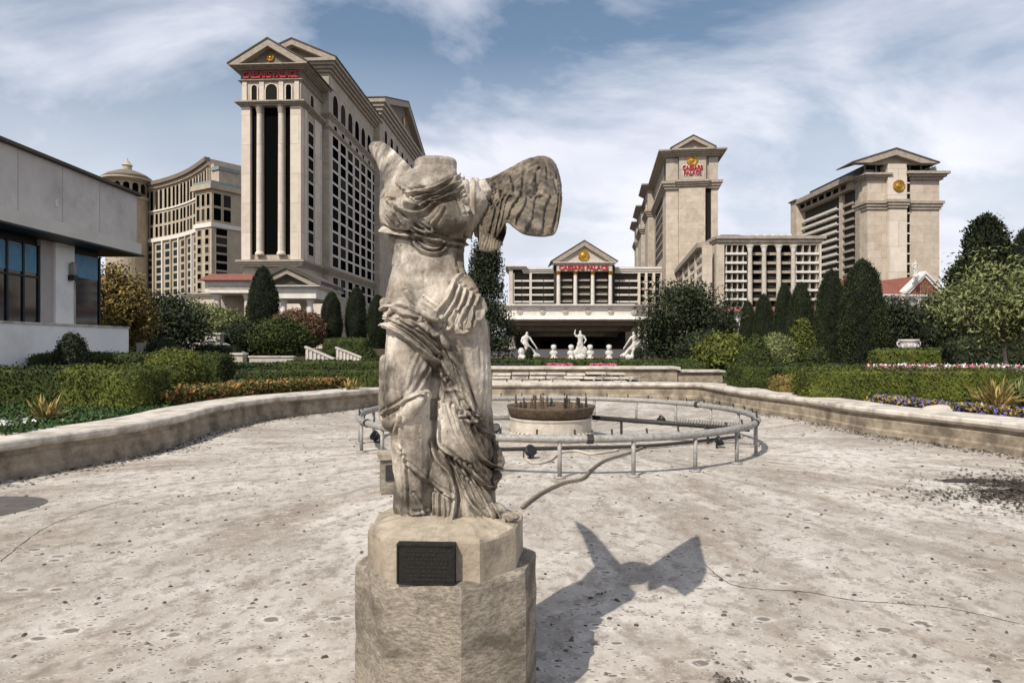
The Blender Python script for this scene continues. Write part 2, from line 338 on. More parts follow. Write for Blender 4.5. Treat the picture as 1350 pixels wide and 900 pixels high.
# ------------------------------------------------------------------ mesh builder
class MB:
    def __init__(s):
        s.v = []; s.f = []
    def add(s, vs, fs):
        o = len(s.v)
        s.v += [tuple(a) for a in vs]
        s.f += [tuple(i + o for i in f) for f in fs]
        return s
    def box(s, x0, x1, y0, y1, z0, z1):
        vs = [(x0, y0, z0), (x1, y0, z0), (x1, y1, z0), (x0, y1, z0), (x0, y0, z1), (x1, y0, z1), (x1, y1, z1), (x0, y1, z1)]
        return s.add(vs, [(0, 3, 2, 1), (4, 5, 6, 7), (0, 1, 5, 4), (1, 2, 6, 5), (2, 3, 7, 6), (3, 0, 4, 7)])
    def prism(s, pts, vec):
        n = len(pts)
        vec = Vector(vec)
        a = [Vector(p) for p in pts]
        vs = a + [p + vec for p in a]
        nrm = Vector((0, 0, 0))
        for i in range(n):
            nrm += a[i].cross(a[(i + 1) % n])
        flip = nrm.dot(vec) > 0
        fs = [tuple(range(n)), tuple(range(2 * n - 1, n - 1, -1))] + [(i, n + i, n + (i + 1) % n, (i + 1) % n) for i in range(n)]
        if flip:
            fs = [tuple(reversed(f)) for f in fs]
        return s.add(vs, fs)
    def lathe(s, prof, c=(0, 0, 0), n=24):
        vs = []; fs = []
        m = len(prof)
        for r, z in prof:
            for k in range(n):
                a = 2 * math.pi * k / n
                vs.append((c[0] + r * math.cos(a), c[1] + r * math.sin(a), c[2] + z))
        for j in range(m - 1):
            for k in range(n):
                fs.append((j * n + k, j * n + (k + 1) % n, (j + 1) * n + (k + 1) % n, (j + 1) * n + k))
        fs.append(tuple(reversed(range(n)))); fs.append(tuple((m - 1) * n + k for k in range(n)))
        return s.add(vs, fs)
    def tube(s, pts, r, n=8, closed=False):
        pts = [Vector(p) for p in pts]
        m = len(pts)
        rr = r if isinstance(r, (list, tuple)) else [r] * m
        vs = []; fs = []
        up = None
        for i in range(m):
            if closed:
                d = pts[(i + 1) % m] - pts[i - 1]
            else:
                d = pts[min(i + 1, m - 1)] - pts[max(i - 1, 0)]
            d.normalize()
            if up is None:
                up = Vector((0, 0, 1)) if abs(d.z) < 0.9 else Vector((0, 1, 0))
            a = d.cross(up); a.normalize(); b = a.cross(d); up = b if not closed else up
            for k in range(n):
                t = 2 * math.pi * k / n
                vs.append(pts[i] + (a * math.cos(t) + b * math.sin(t)) * rr[i])
        rng_ = range(m if closed else m - 1)
        for i in rng_:
            j = (i + 1) % m
            for k in range(n):
                fs.append((i * n + k, i * n + (k + 1) % n, j * n + (k + 1) % n, j * n + k))
        if not closed:
            fs.append(tuple(reversed(range(n)))); fs.append(tuple((m - 1) * n + k for k in range(n)))
        return s.add(vs, fs)
    def loft(s, rings):
        n = len(rings[0]); vs = []; fs = []
        for r in rings: vs += r
        m = len(rings)
        for i in range(m - 1):
            for k in range(n):
                fs.append((i * n + k, i * n + (k + 1) % n, (i + 1) * n + (k + 1) % n, (i + 1) * n + k))
        fs.append(tuple(reversed(range(n)))); fs.append(tuple((m - 1) * n + k for k in range(n)))
        return s.add(vs, fs)
    def ell(s, c, r, n=20, m=12):
        rings = []
        for j in range(m + 1):
            ph = -math.pi / 2 + math.pi * (j + 0.02) / (m + 0.04)
            rings.append([(c[0] + r[0] * math.cos(ph) * math.cos(2 * math.pi * k / n), c[1] + r[1] * math.cos(ph) * math.sin(2 * math.pi * k / n), c[2] + r[2] * math.sin(ph)) for k in range(n)])
        return s.loft(rings)
    def sweep(s, path, prof, closed=True):
        """prof: list of (outward offset, z); path: list of (x, y) anticlockwise; closed strip of quads"""
        n = len(path); m = len(prof); vs = []; fs = []
        for i in range(n):
            if closed: a, b = Vector(path[i - 1]), Vector(path[(i + 1) % n])
            else: a, b = Vector(path[max(i - 1, 0)]), Vector(path[min(i + 1, n - 1)])
            d = (b - a).normalized(); nr = Vector((d.y, -d.x))
            for o, z in prof:
                vs.append((path[i][0] + nr.x * o, path[i][1] + nr.y * o, z))
        for i in range(n if closed else n - 1):
            j = (i + 1) % n
            for k in range(m):
                l = (k + 1) % m
                fs.append((i * m + k, j * m + k, j * m + l, i * m + l))
        if not closed:
            fs.append(tuple(range(m))); fs.append(tuple((n - 1) * m + k for k in reversed(range(m))))
        return s.add(vs, fs)
    def mesh(s, name, m, smooth=False):
        me = bpy.data.meshes.new(name)
        me.from_pydata(s.v, [], s.f)
        me.validate(); me.update()
        bm = bmesh.new(); bm.from_mesh(me); bmesh.ops.recalc_face_normals(bm, faces=bm.faces); bm.to_mesh(me); bm.free()
        if m: me.materials.append(MAT[m] if isinstance(m, str) else m)
        if smooth: me.shade_smooth()
        return me
    def build(s, name, m, parent=None, smooth=False, loc=None):
        return link(name, s.mesh(name, m, smooth), parent, loc)

def link(name, me, parent=None, loc=None, rotz=None):
    o = bpy.data.objects.new(name, me)
    COL.objects.link(o)
    if parent: o.parent = parent
    if loc: o.location = loc
    if rotz is not None: o.rotation_euler = (0, 0, rotz)
    return o
def tag(o, label=None, cat=None, group=None, kind=None):
    if label: o['label'] = label
    if cat: o['category'] = cat
    if group: o['group'] = group
    if kind: o['kind'] = kind
    return o
def thing(name, label, cat, loc=(0, 0, 0), rotz=0, group=None):
    o = bpy.data.objects.new(name, None)
    o.empty_display_size = 0.3
    COL.objects.link(o)
    o.location = loc; o.rotation_euler = (0, 0, rotz)
    return tag(o, label, cat, group)
def struct(o): o['kind'] = 'structure'; return o
def copy_thing(root, loc, rotz=0, scale=None, label=None):
    r = root.copy(); COL.objects.link(r); r.location = loc; r.rotation_euler = (0, 0, rotz)
    if scale: r.scale = scale
    if label: r['label'] = label
    for ch in [c for c in bpy.data.objects if c.parent == root]:
        c = ch.copy(); COL.objects.link(c); c.parent = r
    return r
def smoothauto(o):
    o.data.shade_smooth()
    return o

# numpy meshes (foliage, sculpture)
def np_mesh(name, V, Q, mats, mi=None, smooth=False):
    me = bpy.data.meshes.new(name)
    V = np.asarray(V, np.float32); Q = np.asarray(Q, np.int32)
    k = Q.shape[1]
    me.vertices.add(len(V)); me.vertices.foreach_set('co', V.ravel())
    me.loops.add(Q.size); me.loops.foreach_set('vertex_index', Q.ravel())
    me.polygons.add(len(Q))
    me.polygons.foreach_set('loop_start', np.arange(0, Q.size, k, dtype=np.int32))
    me.polygons.foreach_set('loop_total', np.full(len(Q), k, np.int32))
    if mi is not None: me.polygons.foreach_set('material_index', np.asarray(mi, np.int32))
    if smooth: me.polygons.foreach_set('use_smooth', np.ones(len(Q), bool))
    me.update(calc_edges=True); me.validate()
    for m in mats: me.materials.append(MAT[m])
    return me
def smoothn(V, f, amp, seed=0):
    """cheap smooth pseudo-noise on points"""
    V = np.asarray(V)
    r = np.random.default_rng(seed); s = np.zeros(len(V))
    for i in range(6):
        d = r.normal(size=3); d /= np.linalg.norm(d)
        s += np.sin(V @ d * f * (0.6 + 0.35 * i) + r.uniform(0, 6.3)) / (1 + 0.35 * i)
    return amp * s / 3
def leaves(P, Nn, size, aspect=1.8, tilt=0.9, up=0.0, seed=1):
    """one quad leaf at each point; normal near Nn; returns V, Q"""
    r = np.random.default_rng(seed); n = len(P)
    nn = Nn + r.normal(size=(n, 3)) * tilt
    nn /= np.linalg.norm(nn, axis=1)[:, None] + 1e-9
    t = r.normal(size=(n, 3)); t[:, 2] += up
    t -= (t * nn).sum(1)[:, None] * nn
    t /= np.linalg.norm(t, axis=1)[:, None] + 1e-9
    b = np.cross(nn, t)
    sz = size * r.uniform(0.6, 1.35, n)[:, None]
    L = t * sz * aspect * 0.5; W = b * sz * 0.5
    V = np.stack([P - L, P + W * 0.9, P + L, P - W * 0.9], 1).reshape(-1, 3)
    Q = np.arange(4 * n).reshape(-1, 4)
    return V, Q
def superell(a, b, c, e1, e2, nu=56, nv=28, bottom=-1.0):
    u = np.linspace(-math.pi, math.pi, nu, endpoint=False); v = np.linspace(-math.pi / 2 * 0.98, math.pi / 2 * 0.995, nv)
    U, Vv = np.meshgrid(u, v)
    pw = lambda x, e: np.sign(x) * np.abs(x) ** e
    X = a * pw(np.cos(Vv), e1) * pw(np.cos(U), e2); Y = b * pw(np.cos(Vv), e1) * pw(np.sin(U), e2); Z = c * pw(np.sin(Vv), e1)
    P = np.stack([X, Y, Z], -1).reshape(-1, 3)
    Q = [(j * nu + k, j * nu + (k + 1) % nu, (j + 1) * nu + (k + 1) % nu, (j + 1) * nu + k) for j in range(nv - 1) for k in range(nu)]
    return P, np.array(Q)
def sample(V, Q, n, seed):
    r = np.random.default_rng(seed)
    A, B, C, D = V[Q[:, 0]], V[Q[:, 1]], V[Q[:, 2]], V[Q[:, 3]]
    nrm = np.cross(C - A, D - B); ar = np.linalg.norm(nrm, axis=1) / 2 + 1e-12
    idx = r.choice(len(Q), n, p=ar / ar.sum())
    u = r.uniform(size=(n, 1)); v = r.uniform(size=(n, 1))
    P = (A[idx] * (1 - u) + B[idx] * u) * (1 - v) + (D[idx] * (1 - u) + C[idx] * u) * v
    return P, nrm[idx] / (2 * ar[idx][:, None])
def merge(parts):
    Vs = []; Qs = []; mi = []; o = 0
    for V, Q, m in parts:
        Vs.append(V); Qs.append(np.asarray(Q) + o); mi.append(np.full(len(Q), m)); o += len(V)
    return np.concatenate(Vs), np.concatenate(Qs), np.concatenate(mi)

def shrub_mesh(name, m, a, b, c, e1, e2, leaf=0.05, dens=500, bumpf=4.0, bumpa=0.05, seed=1, cone=0.0, up=0.0, jit=0.04, aspect=1.8, tilt=0.7, nu=56, nv=28, extra=None):
    """clipped shrub: a displaced closed body, its surface set with small leaves; origin at the base centre"""
    V, Q = superell(a, b, c, e1, e2, nu, nv)
    V = V + np.array([0, 0, c])
    if cone:
        k = 1 - cone * (V[:, 2] / (2 * c)); V[:, 0] *= k; V[:, 1] *= k
    n = V - np.array([0, 0, c]); n /= np.linalg.norm(n, axis=1)[:, None] + 1e-9
    V = V + n * smoothn(V, bumpf, bumpa, seed)[:, None]
    area = 4 * (a * b + a * c * 2 + b * c * 2)
    cnt = int(min(60000, area * dens))
    P, Nn = sample(V, Q, cnt, seed + 5)
    cl = smoothn(P, bumpf * 5, 1.0, seed + 9)
    P = P + Nn * (np.random.default_rng(seed).normal(size=(cnt, 1)) * jit + jit * 0.6 * cl[:, None])
    P[:, 2] = np.maximum(P[:, 2], 0.01)
    LV, LQ = leaves(P, Nn, leaf, aspect, tilt, up, seed + 2)
    core = V.copy(); core -= np.array([0, 0, c]); core *= 0.985; core += np.array([0, 0, c])
    MV, MQ, mi = merge([(core, Q, 0), (LV, LQ, 0)])
    return np_mesh(name, MV, MQ, [m], mi)

def hedge(label, x0, x1, y0, y1, z0, z1, m='leaf_hedge', leaf=0.05, dens=420, seed=1, rotz=0.0, name='clipped_hedge', e=0.22, cat='hedge', ba=0.03, up=0.0):
    a, b, c = (x1 - x0) / 2, (y1 - y0) / 2, (z1 - z0) / 2
    me = shrub_mesh(name, m, a, b, c, e, e, leaf, dens, 3.0, ba, seed, nu=72, nv=24, up=up)
    o = link(name, me, None, ((x0 + x1) / 2, (y0 + y1) / 2, z0), rotz)
    return tag(o, label, cat)
def ball(label, px, Y, r, z0, rz=None, m='leaf_hedge', seed=1, leaf=0.05, name='round_shrub', dens=420, cone=0, e=1.0, ba=0.05, cat='shrub', up=0.0, jit=0.05, tilt=0.8, aspect=1.8):
    rz = rz or r
    me = shrub_mesh(name, m, r, r, rz, e, 1.0, leaf, dens, 3.5 / max(r, .3), ba * r, seed, cone=cone, up=up, jit=jit, tilt=tilt, aspect=aspect)
    return tag(link(name, me, None, (PX(px, Y), Y, z0)), label, cat)

# generic tree: trunk with limbs, crown of leaf clumps
def tree(label, x, y, z0, h, cw, m, bark='bark', trunk_h=0.3, clumps=70, per=110, leaf=0.09, seed=1, lean=(0, 0), name='garden_tree', shape='round', cat='tree', limbs=7, tr=0.09, squash=1.0, aspect=2.0):
    r = np.random.default_rng(seed)
    t = thing(name, label, cat, (x, y, z0))
    th = h * trunk_h
    mb = MB()
    top = Vector((lean[0], lean[1], th))
    mb.tube([(0, 0, -0.1), (lean[0] * .3, lean[1] * .3, th * .4), tuple(top), (lean[0] * 1.3, lean[1] * 1.3, h * 0.75)], [tr * 1.3, tr, tr * .85, tr * .3], 8)
    cz = (th + h) / 2; rz = (h - th) / 2 * 1.06
    C = []
    for i in range(clumps):
        if shape == 'round':
            d = r.normal(size=3); d /= np.linalg.norm(d); q = r.uniform(0.25, 1.0) ** 0.5
            p = np.array([d[0] * cw / 2 * q, d[1] * cw / 2 * q * .9, cz + d[2] * rz * q * squash])
        elif shape == 'pine':   # irregular pine: broad boughs, uneven top
            k = r.uniform(0, 1) ** 1.1; a = r.uniform(0, 6.283); rad = cw / 2 * (math.sin((k * .82 + .13) * math.pi) ** .6) * r.uniform(.35, 1.08) * (1 + .25 * math.sin(a * 3 + k * 5))
            p = np.array([rad * math.cos(a), rad * math.sin(a), th * .7 + (h - th * .7) * k * .93])
        else:   # conifer: wider low, pointed top
            k = r.uniform(0, 1); a = r.uniform(0, 6.283); rad = cw / 2 * (1 - k) ** 0.75 * r.uniform(0.35, 1.0)
            p = np.array([rad * math.cos(a), rad * math.sin(a), th * .7 + (h - th * .7) * k * .97])
        C.append(p + np.array([lean[0] * 1.2, lean[1] * 1.2, 0]))
    for i in range(limbs):
        p = C[int(r.integers(len(C)))]
        st = top * r.uniform(0.75, 1.0)
        mid = (st + Vector(p)) / 2 + Vector((0, 0, -0.05 * h))
        mb.tube([tuple(st), tuple(mid), tuple(p)], [tr * .55, tr * .35, tr * .12], 6)
    P = []; Nn = []
    cs = cw * 0.13
    for p in C:
        k = int(per * r.uniform(.6, 1.4)); s = cs * r.uniform(.6, 1.4)
        d = np.clip(r.normal(size=(k, 3)), -1.45, 1.45) * np.array([s, s, s * .7])
        P.append(p + d); Nn.append(d / (np.linalg.norm(d, axis=1)[:, None] + 1e-6) + np.array([0, 0, .5]))
    LV, LQ = leaves(np.concatenate(P), np.concatenate(Nn), leaf, aspect, 0.9, 0.0, seed)
    link('crown', np_mesh('crown', LV, LQ, [m]), t)
    mb.build('trunk', bark, t, True)
    return t

# cypress: one spindle crown shared by all of a kind, scaled per tree
def cypress_mesh(seed, fat=1.0, base=0.6, dens=16000, cone=False, leaf=0.02):
    nu, nv = 48, 60
    V = []
    for j in range(nv):
        t = j / (nv - 1)
        if cone: rr = (0.9 + 0.1 * math.sin(t * 3)) * (1 - t) ** 0.52 * min(1, (t + .06) / .1) ** .5
        else: rr = (base + (1 - base) * math.sin(min(1, t / 0.35) * math.pi / 2)) * (max(0.0, 1 - ((t - .35) / .65) ** 2.3) ** 0.62 if t > .35 else 1)
        for k in range(nu):
            a = 2 * math.pi * k / nu
            V.append((0.5 * rr * math.cos(a), 0.5 * rr * math.sin(a), t))
    V = np.array(V)
    Q = np.array([(j * nu + k, j * nu + (k + 1) % nu, (j + 1) * nu + (k + 1) % nu, (j + 1) * nu + k) for j in range(nv - 1) for k in range(nu)])
    W = V * np.array([3.2, 3.2, 10])
    dsp = smoothn(W, 2.2, 0.055, seed) + smoothn(W * np.array([1, 1, .4]), 6, 0.055, seed + 1)
    rad = V[:, :2] / (np.linalg.norm(V[:, :2], axis=1)[:, None] + 1e-6)
    V[:, :2] += rad * (dsp * np.minimum(1, (1 - V[:, 2]) * 5))[:, None]
    P, Nn = sample(V, Q, dens, seed)
    rr = np.random.default_rng(seed)
    P = P + Nn * (rr.normal(size=(dens, 1)) * np.array([[.026, .026, .006]]))
    P = P + Nn * np.where(rr.uniform(size=(dens, 1)) < .14, rr.uniform(0, .07, size=(dens, 1)), 0) * np.array([[1, 1, .3]])
    n = len(P)
    # scale-leaf sprays, mostly upright; built in unit height so they stretch with the tree
    t = np.stack([rr.normal(size=n) * .35 + Nn[:, 0] * .35, rr.normal(size=n) * .35 + Nn[:, 1] * .35, np.full(n, .55)], 1)
    t *= (leaf * rr.uniform(.5, 1.4, n))[:, None] * np.array([1.6, 1.6, 1.0])
    b = np.cross(t, rr.normal(size=(n, 3))); b /= np.linalg.norm(b, axis=1)[:, None] + 1e-9
    b *= (leaf * .55 * rr.uniform(.5, 1.3, n))[:, None] * np.array([1.3, 1.3, .5])
    LV = np.stack([P - t * .5, P + b, P + t, P - b], 1).reshape(-1, 3)
    MV, MQ, mi = merge([(V * np.array([.94, .94, .985]), Q, 0), (LV, np.arange(4 * n).reshape(-1, 4), 0)])
    return np_mesh('crown', MV, MQ, ['leaf_cypress'])
CYP = [cypress_mesh(11), cypress_mesh(23, base=.7), cypress_mesh(31, cone=True, dens=22000)]
TRK = MB().lathe([(0.07, -0.1), (0.06, .15), (0.04, .5)], n=10).mesh('trunk', 'bark', True)
def cypress(label, px, Y, top, z0, wpx, kind=0, group=None):
    h = PZ(top, Y) - z0; wd = wpx / F * Y
    t = thing('cypress_tree', label, 'cypress tree', (PX(px, Y), Y, z0), random.uniform(0, 6), group)
    c = link('crown', CYP[kind], t); c.scale = (wd, wd, h); c.location = (0, 0, 0.08)
    k = link('trunk', TRK, t); k.scale = (1.6, 1.6, 1.2)
    return t

# ------------------------------------------------------------------ basin, ground
def smooth_closed(pts, n=12):
    """Catmull-Rom closed curve"""
    o = []; m = len(pts)
    for i in range(m):
        p0, p1, p2, p3 = [Vector(pts[(i + k - 1) % m]) for k in range(4)]
        for k in range(n):
            t = k / n
            o.append(tuple(0.5 * ((2 * p1) + (p2 - p0) * t + (2 * p0 - 5 * p1 + 4 * p2 - p3) * t * t + (3 * p1 - p0 - 3 * p2 + p3) * t ** 3)))
    return o
INNER = [(8.5, 6.0), (8.45, 9.2), (8.2, 11.2), (7.65, 12.8), (7.2, 14.2), (7.05, 16.2), (6.55, 18.3), (6.35, 20.3), (6.2, 22.2), (5.6, 22.7),
         (3.0, 22.9), (0.0, 22.9), (-2.6, 22.4), (-3.9, 20.2), (-5.0, 18.2), (-5.95, 16.4), (-6.2, 14.2), (-6.05, 12.4), (-6.15, 10.9), (-6.75, 9.0),
         (-7.3, 6.5), (-7.3, 2.0), (-5.2, -3.0), (0, -5.0), (5.2, -3.2), (8.0, 1.5)]
PATH = smooth_closed(INNER, 8)
GZ = 0.42          # garden level
WH = 0.53          # top of the basin coping
bm_ = MB()
c0 = (0.5, 9.0)
n = len(PATH)
rings = [1.02, .93, .8, .6, .4, .2]
vs = []
for q in rings: vs += [(c0[0] + (x - c0[0]) * q, c0[1] + (y - c0[1]) * q, 0) for x, y in PATH]
vs.append((c0[0], c0[1], 0))
fs = []
for j in range(len(rings) - 1):
    for i in range(n): fs.append((j * n + i, j * n + (i + 1) % n, (j + 1) * n + (i + 1) % n, (j + 1) * n + i))
for i in range(n): fs.append(((len(rings) - 1) * n + i, (len(rings) - 1) * n + (i + 1) % n, len(vs) - 1))
bm_.add(vs, fs)
struct(bm_.build('basin_floor', 'basin_floor'))
# ground: a sheet from the back of the basin wall to the horizon
g = MB()
def offset_path(path, d):
    o = []; m = len(path)
    for i in range(m):
        a = Vector(path[i - 1]); b = Vector(path[(i + 1) % m]); t = (b - a).normalized()
        o.append((path[i][0] + t.y * d, path[i][1] - t.x * d))
    return o
OUT = offset_path(PATH, 0.8)
vs = [(x, y, GZ) for x, y in OUT]
for q in (4, 20, 200):
    for x, y in OUT:
        a = Vector((x - c0[0], y - c0[1]))
        vs.append((c0[0] + a.x * q, c0[1] + a.y * q, GZ))
fs = []
for j in range(3):
    for i in range(n): fs.append((j * n + i, j * n + (i + 1) % n, (j + 1) * n + (i + 1) % n, (j + 1) * n + i))
g.add(vs, fs)
struct(g.build('ground', 'soil'))
# basin wall with moulded face and broad coping
bw = thing('basin_wall', 'low curving stone wall with broad pale coping around the empty pool', 'wall', (0, 0, 0))
m1 = MB().sweep(PATH, [(0.0, -0.15), (0.0, 0.10), (0.03, 0.14), (0.03, 0.30), (0.06, 0.33), (0.06, 0.385), (0.85, 0.385), (0.85, -0.15)])
m1.build('wall_body', 'basin_wall', bw)
m2 = MB().sweep(PATH, [(0.02, 0.388), (-0.02, 0.41), (-0.05, 0.45), (-0.05, 0.505), (-0.03, WH), (0.93, WH), (0.95, 0.50), (0.95, 0.388)])
m2.build('coping', 'coping', bw)

# ------------------------------------------------------------------ pedestal and statue
SX, SY = -0.327, 3.5
ped = thing('statue_pedestal', 'octagonal weathered stone pedestal carrying the headless winged figure', 'pedestal', (SX, SY, 0))
def octo(r, a0=12.5): return [(r * math.sin(R(a0 + 45 * k)), -r * math.cos(R(a0 + 45 * k))) for k in range(8)]
def ring_stack(mb, rows):
    rings = []
    for poly, z in rows: rings.append([(x, y, z) for x, y in poly])
    return mb.loft(rings)
def rough_poly(poly, sub, amp, seed):
    o = []; r = random.Random(seed)
    for i in range(len(poly)):
        a = Vector(poly[i]); b = Vector(poly[(i + 1) % len(poly)])
        for k in range(sub):
            p = a.lerp(b, k / sub)
            o.append((p.x, p.y))
    return o
def scaled(poly, k): return [(x * k, y * k) for x, y in poly]
base = rough_poly(octo(0.465), 12, 0, 1)
mb = MB()
rows = [(scaled(base, 1.0), -0.05)]
for z in np.linspace(0.03, 0.66, 14): rows.append((base, float(z)))
rows += [(base, 0.695), (scaled(base, .985), .715), (scaled(base, .9), .722), (scaled(base, .6), .724)]
ring_stack(mb, rows)
o = mb.build('pedestal_block', 'pedestal_stone', ped)
for v in o.data.vertices:
    c = v.co
    nv_ = noise.noise(c * 9.0) * .006 + noise.noise(c * 30) * .003
    rr = math.hypot(c.x, c.y)
    if rr > .2:
        v.co.x += c.x / rr * nv_; v.co.y += c.y / rr * nv_; v.co.z += noise.noise(c * 14) * .006
PL = [(-.250, -.36), (.180, -.385), (.345, -.205), (.385, .10), (.22, .34), (-.2, .36), (-.375, .16), (-.375, -.17)]
pl = rough_poly(PL, 14, 0, 2)
mb = MB()
rows = [(pl, .712)] + [(pl, float(z)) for z in np.linspace(.74, .895, 7)]
for k, z in ((.99, .908), (.95, .917), (.88, .925), (.78, .935), (.66, .945), (.5, .95), (.32, .952), (.12, .953)): rows.append((scaled(pl, k), z))
ring_stack(mb, rows)
o = mb.build('upper_plinth', 'plinth_stone', ped)
for v in o.data.vertices:
    c = v.co.copy()
    if c.z > .9: v.co.z += noise.noise(c * 11) * .018 + noise.noise(c * 30) * .006
    else:
        rr = math.hypot(c.x, c.y); k = noise.noise(c * 8) * .004; v.co.x += c.x / rr * k; v.co.y += c.y / rr * k
pq = MB().box(-.172, .092, -.402, -.34, .722, .902).build('plaque', 'bronze', ped)
pq.location = (0, -.018, 0); pq.rotation_euler = (0, 0, R(-3.3))
mb = MB()
r_ = random.Random(4)
mb.box(-.172, .092, -.407, -.4025, .894, .902); mb.box(-.172, .092, -.407, -.4025, .722, .729)
mb.box(-.172, -.165, -.407, -.4025, .7295, .8935); mb.box(.085, .092, -.407, -.4025, .7295, .8935)
mb.build('plaque_border', 'bronze', pq)
mb = MB()
for i in range(8):       # worn raised lines, too eroded to read
    x = -.14 + r_.uniform(0, .03); z = .872 - i * .0185
    while x < .06:
        l = r_.uniform(.006, .02); mb.box(x, x + l, -.4045, -.4025, z - .0035, z + .0035); x += l + r_.uniform(.003, .008)
mb.build('worn_relief_lines', 'bronze_letter', pq)

def SP(px, py, d=0.0):
    """point of the statue from photo column/row at depth d behind the figure's axis, relative to the statue's base"""
    Y = SY + d
    return Vector((PX(px, Y) - SX, d, PZ(py, Y)))
stat = thing('winged_statue', 'headless winged draped figure of stained marble on the octagonal pedestal', 'statue', (SX, SY, 0))
S = SY / F
def remesh(mb, voxel, name):
    me = bpy.data.meshes.new(name); me.from_pydata(mb.v, [], mb.f); me.update()
    o = bpy.data.objects.new('tmp', me); COL.objects.link(o)
    md = o.modifiers.new('r', 'REMESH'); md.mode = 'VOXEL'; md.voxel_size = voxel; md.adaptivity = 0
    sm = o.modifiers.new('s', 'SMOOTH'); sm.factor = 0.5; sm.iterations = 5
    dg = bpy.context.evaluated_depsgraph_get()
    ev = o.evaluated_get(dg)
    nm = bpy.data.meshes.new_from_object(ev)
    bpy.data.objects.remove(o); bpy.data.meshes.remove(me)
    nm.name = name
    return nm
def body_loft(mb, rows, n=48, p=2.3):
    rings = []
    for py, xl, xr, yc, ry in rows:
        z = PZ(py, SY); xc = ((xl + xr) / 2 - 675) * S - SX; rx = (xr - xl) / 2 * S
        rg = []
        for k in range(n):
            a = 2 * math.pi * k / n; c, s_ = math.cos(a), math.sin(a)
            rg.append((xc + rx * math.copysign(abs(c) ** (2 / p), c), yc + ry * math.copysign(abs(s_) ** (2 / p), s_), z))
        rings.append(rg)
    rings.reverse()
    return mb.loft(rings)
def limb(mb, pts, n=16):
    """pts: (px, py, d, r_px)"""
    P = [SP(a, b, d) for a, b, d, r in pts]; rr = [r * S for a, b, d, r in pts]
    mb.tube([tuple(p) for p in P], rr, n)
    mb.ell(P[0], (rr[0],) * 3, 14, 8); mb.ell(P[-1], (rr[-1],) * 3, 14, 8)
b = MB()
body_loft(b, [(222, 545, 601, .01, .085), (232, 541, 604, .005, .098), (240, 522, 618, .0, .112), (250, 509, 634, 0, .13), (268, 504, 642, 0, .14), (285, 504, 636, 0, .142),
              (300, 506, 626, 0, .138), (315, 511, 615, .005, .122), (335, 517, 610, .01, .115), (355, 517, 613, .005, .122), (372, 513, 621, 0, .135),
              (390, 509, 632, 0, .145), (410, 508, 639, 0, .15), (440, 510, 641, .01, .15), (480, 513, 642, .015, .145), (520, 517, 643, .02, .14),
              (560, 522, 645, .02, .14), (600, 527, 648, .02, .14), (640, 533, 645, .02, .14), (665, 538, 652, .02, .14), (690, 542, 668, .02, .135), (704, 544, 672, .02, .13)])
# neck stump with a broken collar rim
body_loft(b, [(209, 549, 600, .015, .078), (213, 546, 602, .012, .085), (224, 545, 602, .012, .085)], p=2.0)
# shoulders
b.ell(SP(521, 262, .02), (.075, .10, .075)); b.ell(SP(622, 262, .03), (.085, .105, .085)); b.ell(SP(634, 285, .06), (.07, .09, .085))
# breasts, belly
b.ell(SP(534, 283, -.095), (.098, .075, .082)); b.ell(SP(592, 287, -.10), (.105, .08, .085))
b.ell(SP(560, 372, -.06), (.15, .085, .13))
# advancing leg, thigh to foot, and trailing leg
limb(b, [(548, 430, -.05, 36), (543, 490, -.09, 35), (540, 545, -.11, 30), (541, 575, -.11, 25), (543, 620, -.085, 23), (545, 660, -.08, 18), (546, 692, -.09, 14)], 20)
limb(b, [(606, 430, -.02, 36), (618, 500, -.01, 30), (622, 560, .03, 26), (622, 610, .06, 26)], 20)
b.ell(SP(549, 695, -.15), (.034, .075, .026))       # forward foot
b.ell(SP(654, 672, -.05), (.055, .06, .035)); b.ell(SP(668, 683, -.09), (.042, .045, .022))   # trailing foot
for i in range(5): b.ell(SP(661 + i * 5, 687 - i * 1.5, -.125 + i * .01), (.011, .022, .011), 10, 6)
for i in range(5): b.ell(SP(541 + i * 4.2, 698, -.195 + abs(i - 1) * .006), (.0085, .02, .009), 10, 6)
# hip roll of cloth and falling swags
def sm(poly, k=4):
    o = []; m = len(poly)
    for i in range(m - 1):
        p0 = Vector(poly[max(i - 1, 0)]); p1 = Vector(poly[i]); p2 = Vector(poly[i + 1]); p3 = Vector(poly[min(i + 2, m - 1)])
        for q in range(k):
            t = q / k; o.append(tuple(0.5 * ((2 * p1) + (p2 - p0) * t + (2 * p0 - 5 * p1 + 4 * p2 - p3) * t * t + (3 * p1 - p0 - 3 * p2 + p3) * t ** 3)))
    o.append(tuple(poly[-1])); return o
BROWS = [(400, 508, 637, .0, .150), (440, 510, 641, .01, .15), (480, 513, 642, .015, .145), (520, 517, 643, .02, .14), (560, 522, 645, .02, .14), (600, 527, 648, .02, .14), (640, 533, 645, .02, .14), (665, 538, 652, .02, .14), (704, 544, 672, .02, .135)]
LEG = [(430, 548, -.05, 36), (490, 543, -.09, 35), (545, 540, -.11, 30), (575, 541, -.11, 25), (620, 543, -.085, 23), (660, 545, -.08, 18), (700, 546, -.09, 14)]
def surf(px, py):
    q = np.array(BROWS); xl, xr, yc, ry = [float(np.interp(py, q[:, 0], q[:, k])) for k in (1, 2, 3, 4)]
    u = min(.97, abs((px - (xl + xr) / 2) / ((xr - xl) / 2))); d = yc - ry * (1 - u ** 2.3) ** (1 / 2.3)
    l = np.array(LEG); lx_, ld, lr = [float(np.interp(py, l[:, 0], l[:, k])) for k in (1, 2, 3)]
    if abs(px - lx_) < lr and py > 420: d = min(d, ld - math.sqrt(lr * lr - (px - lx_) ** 2) * S)
    return d
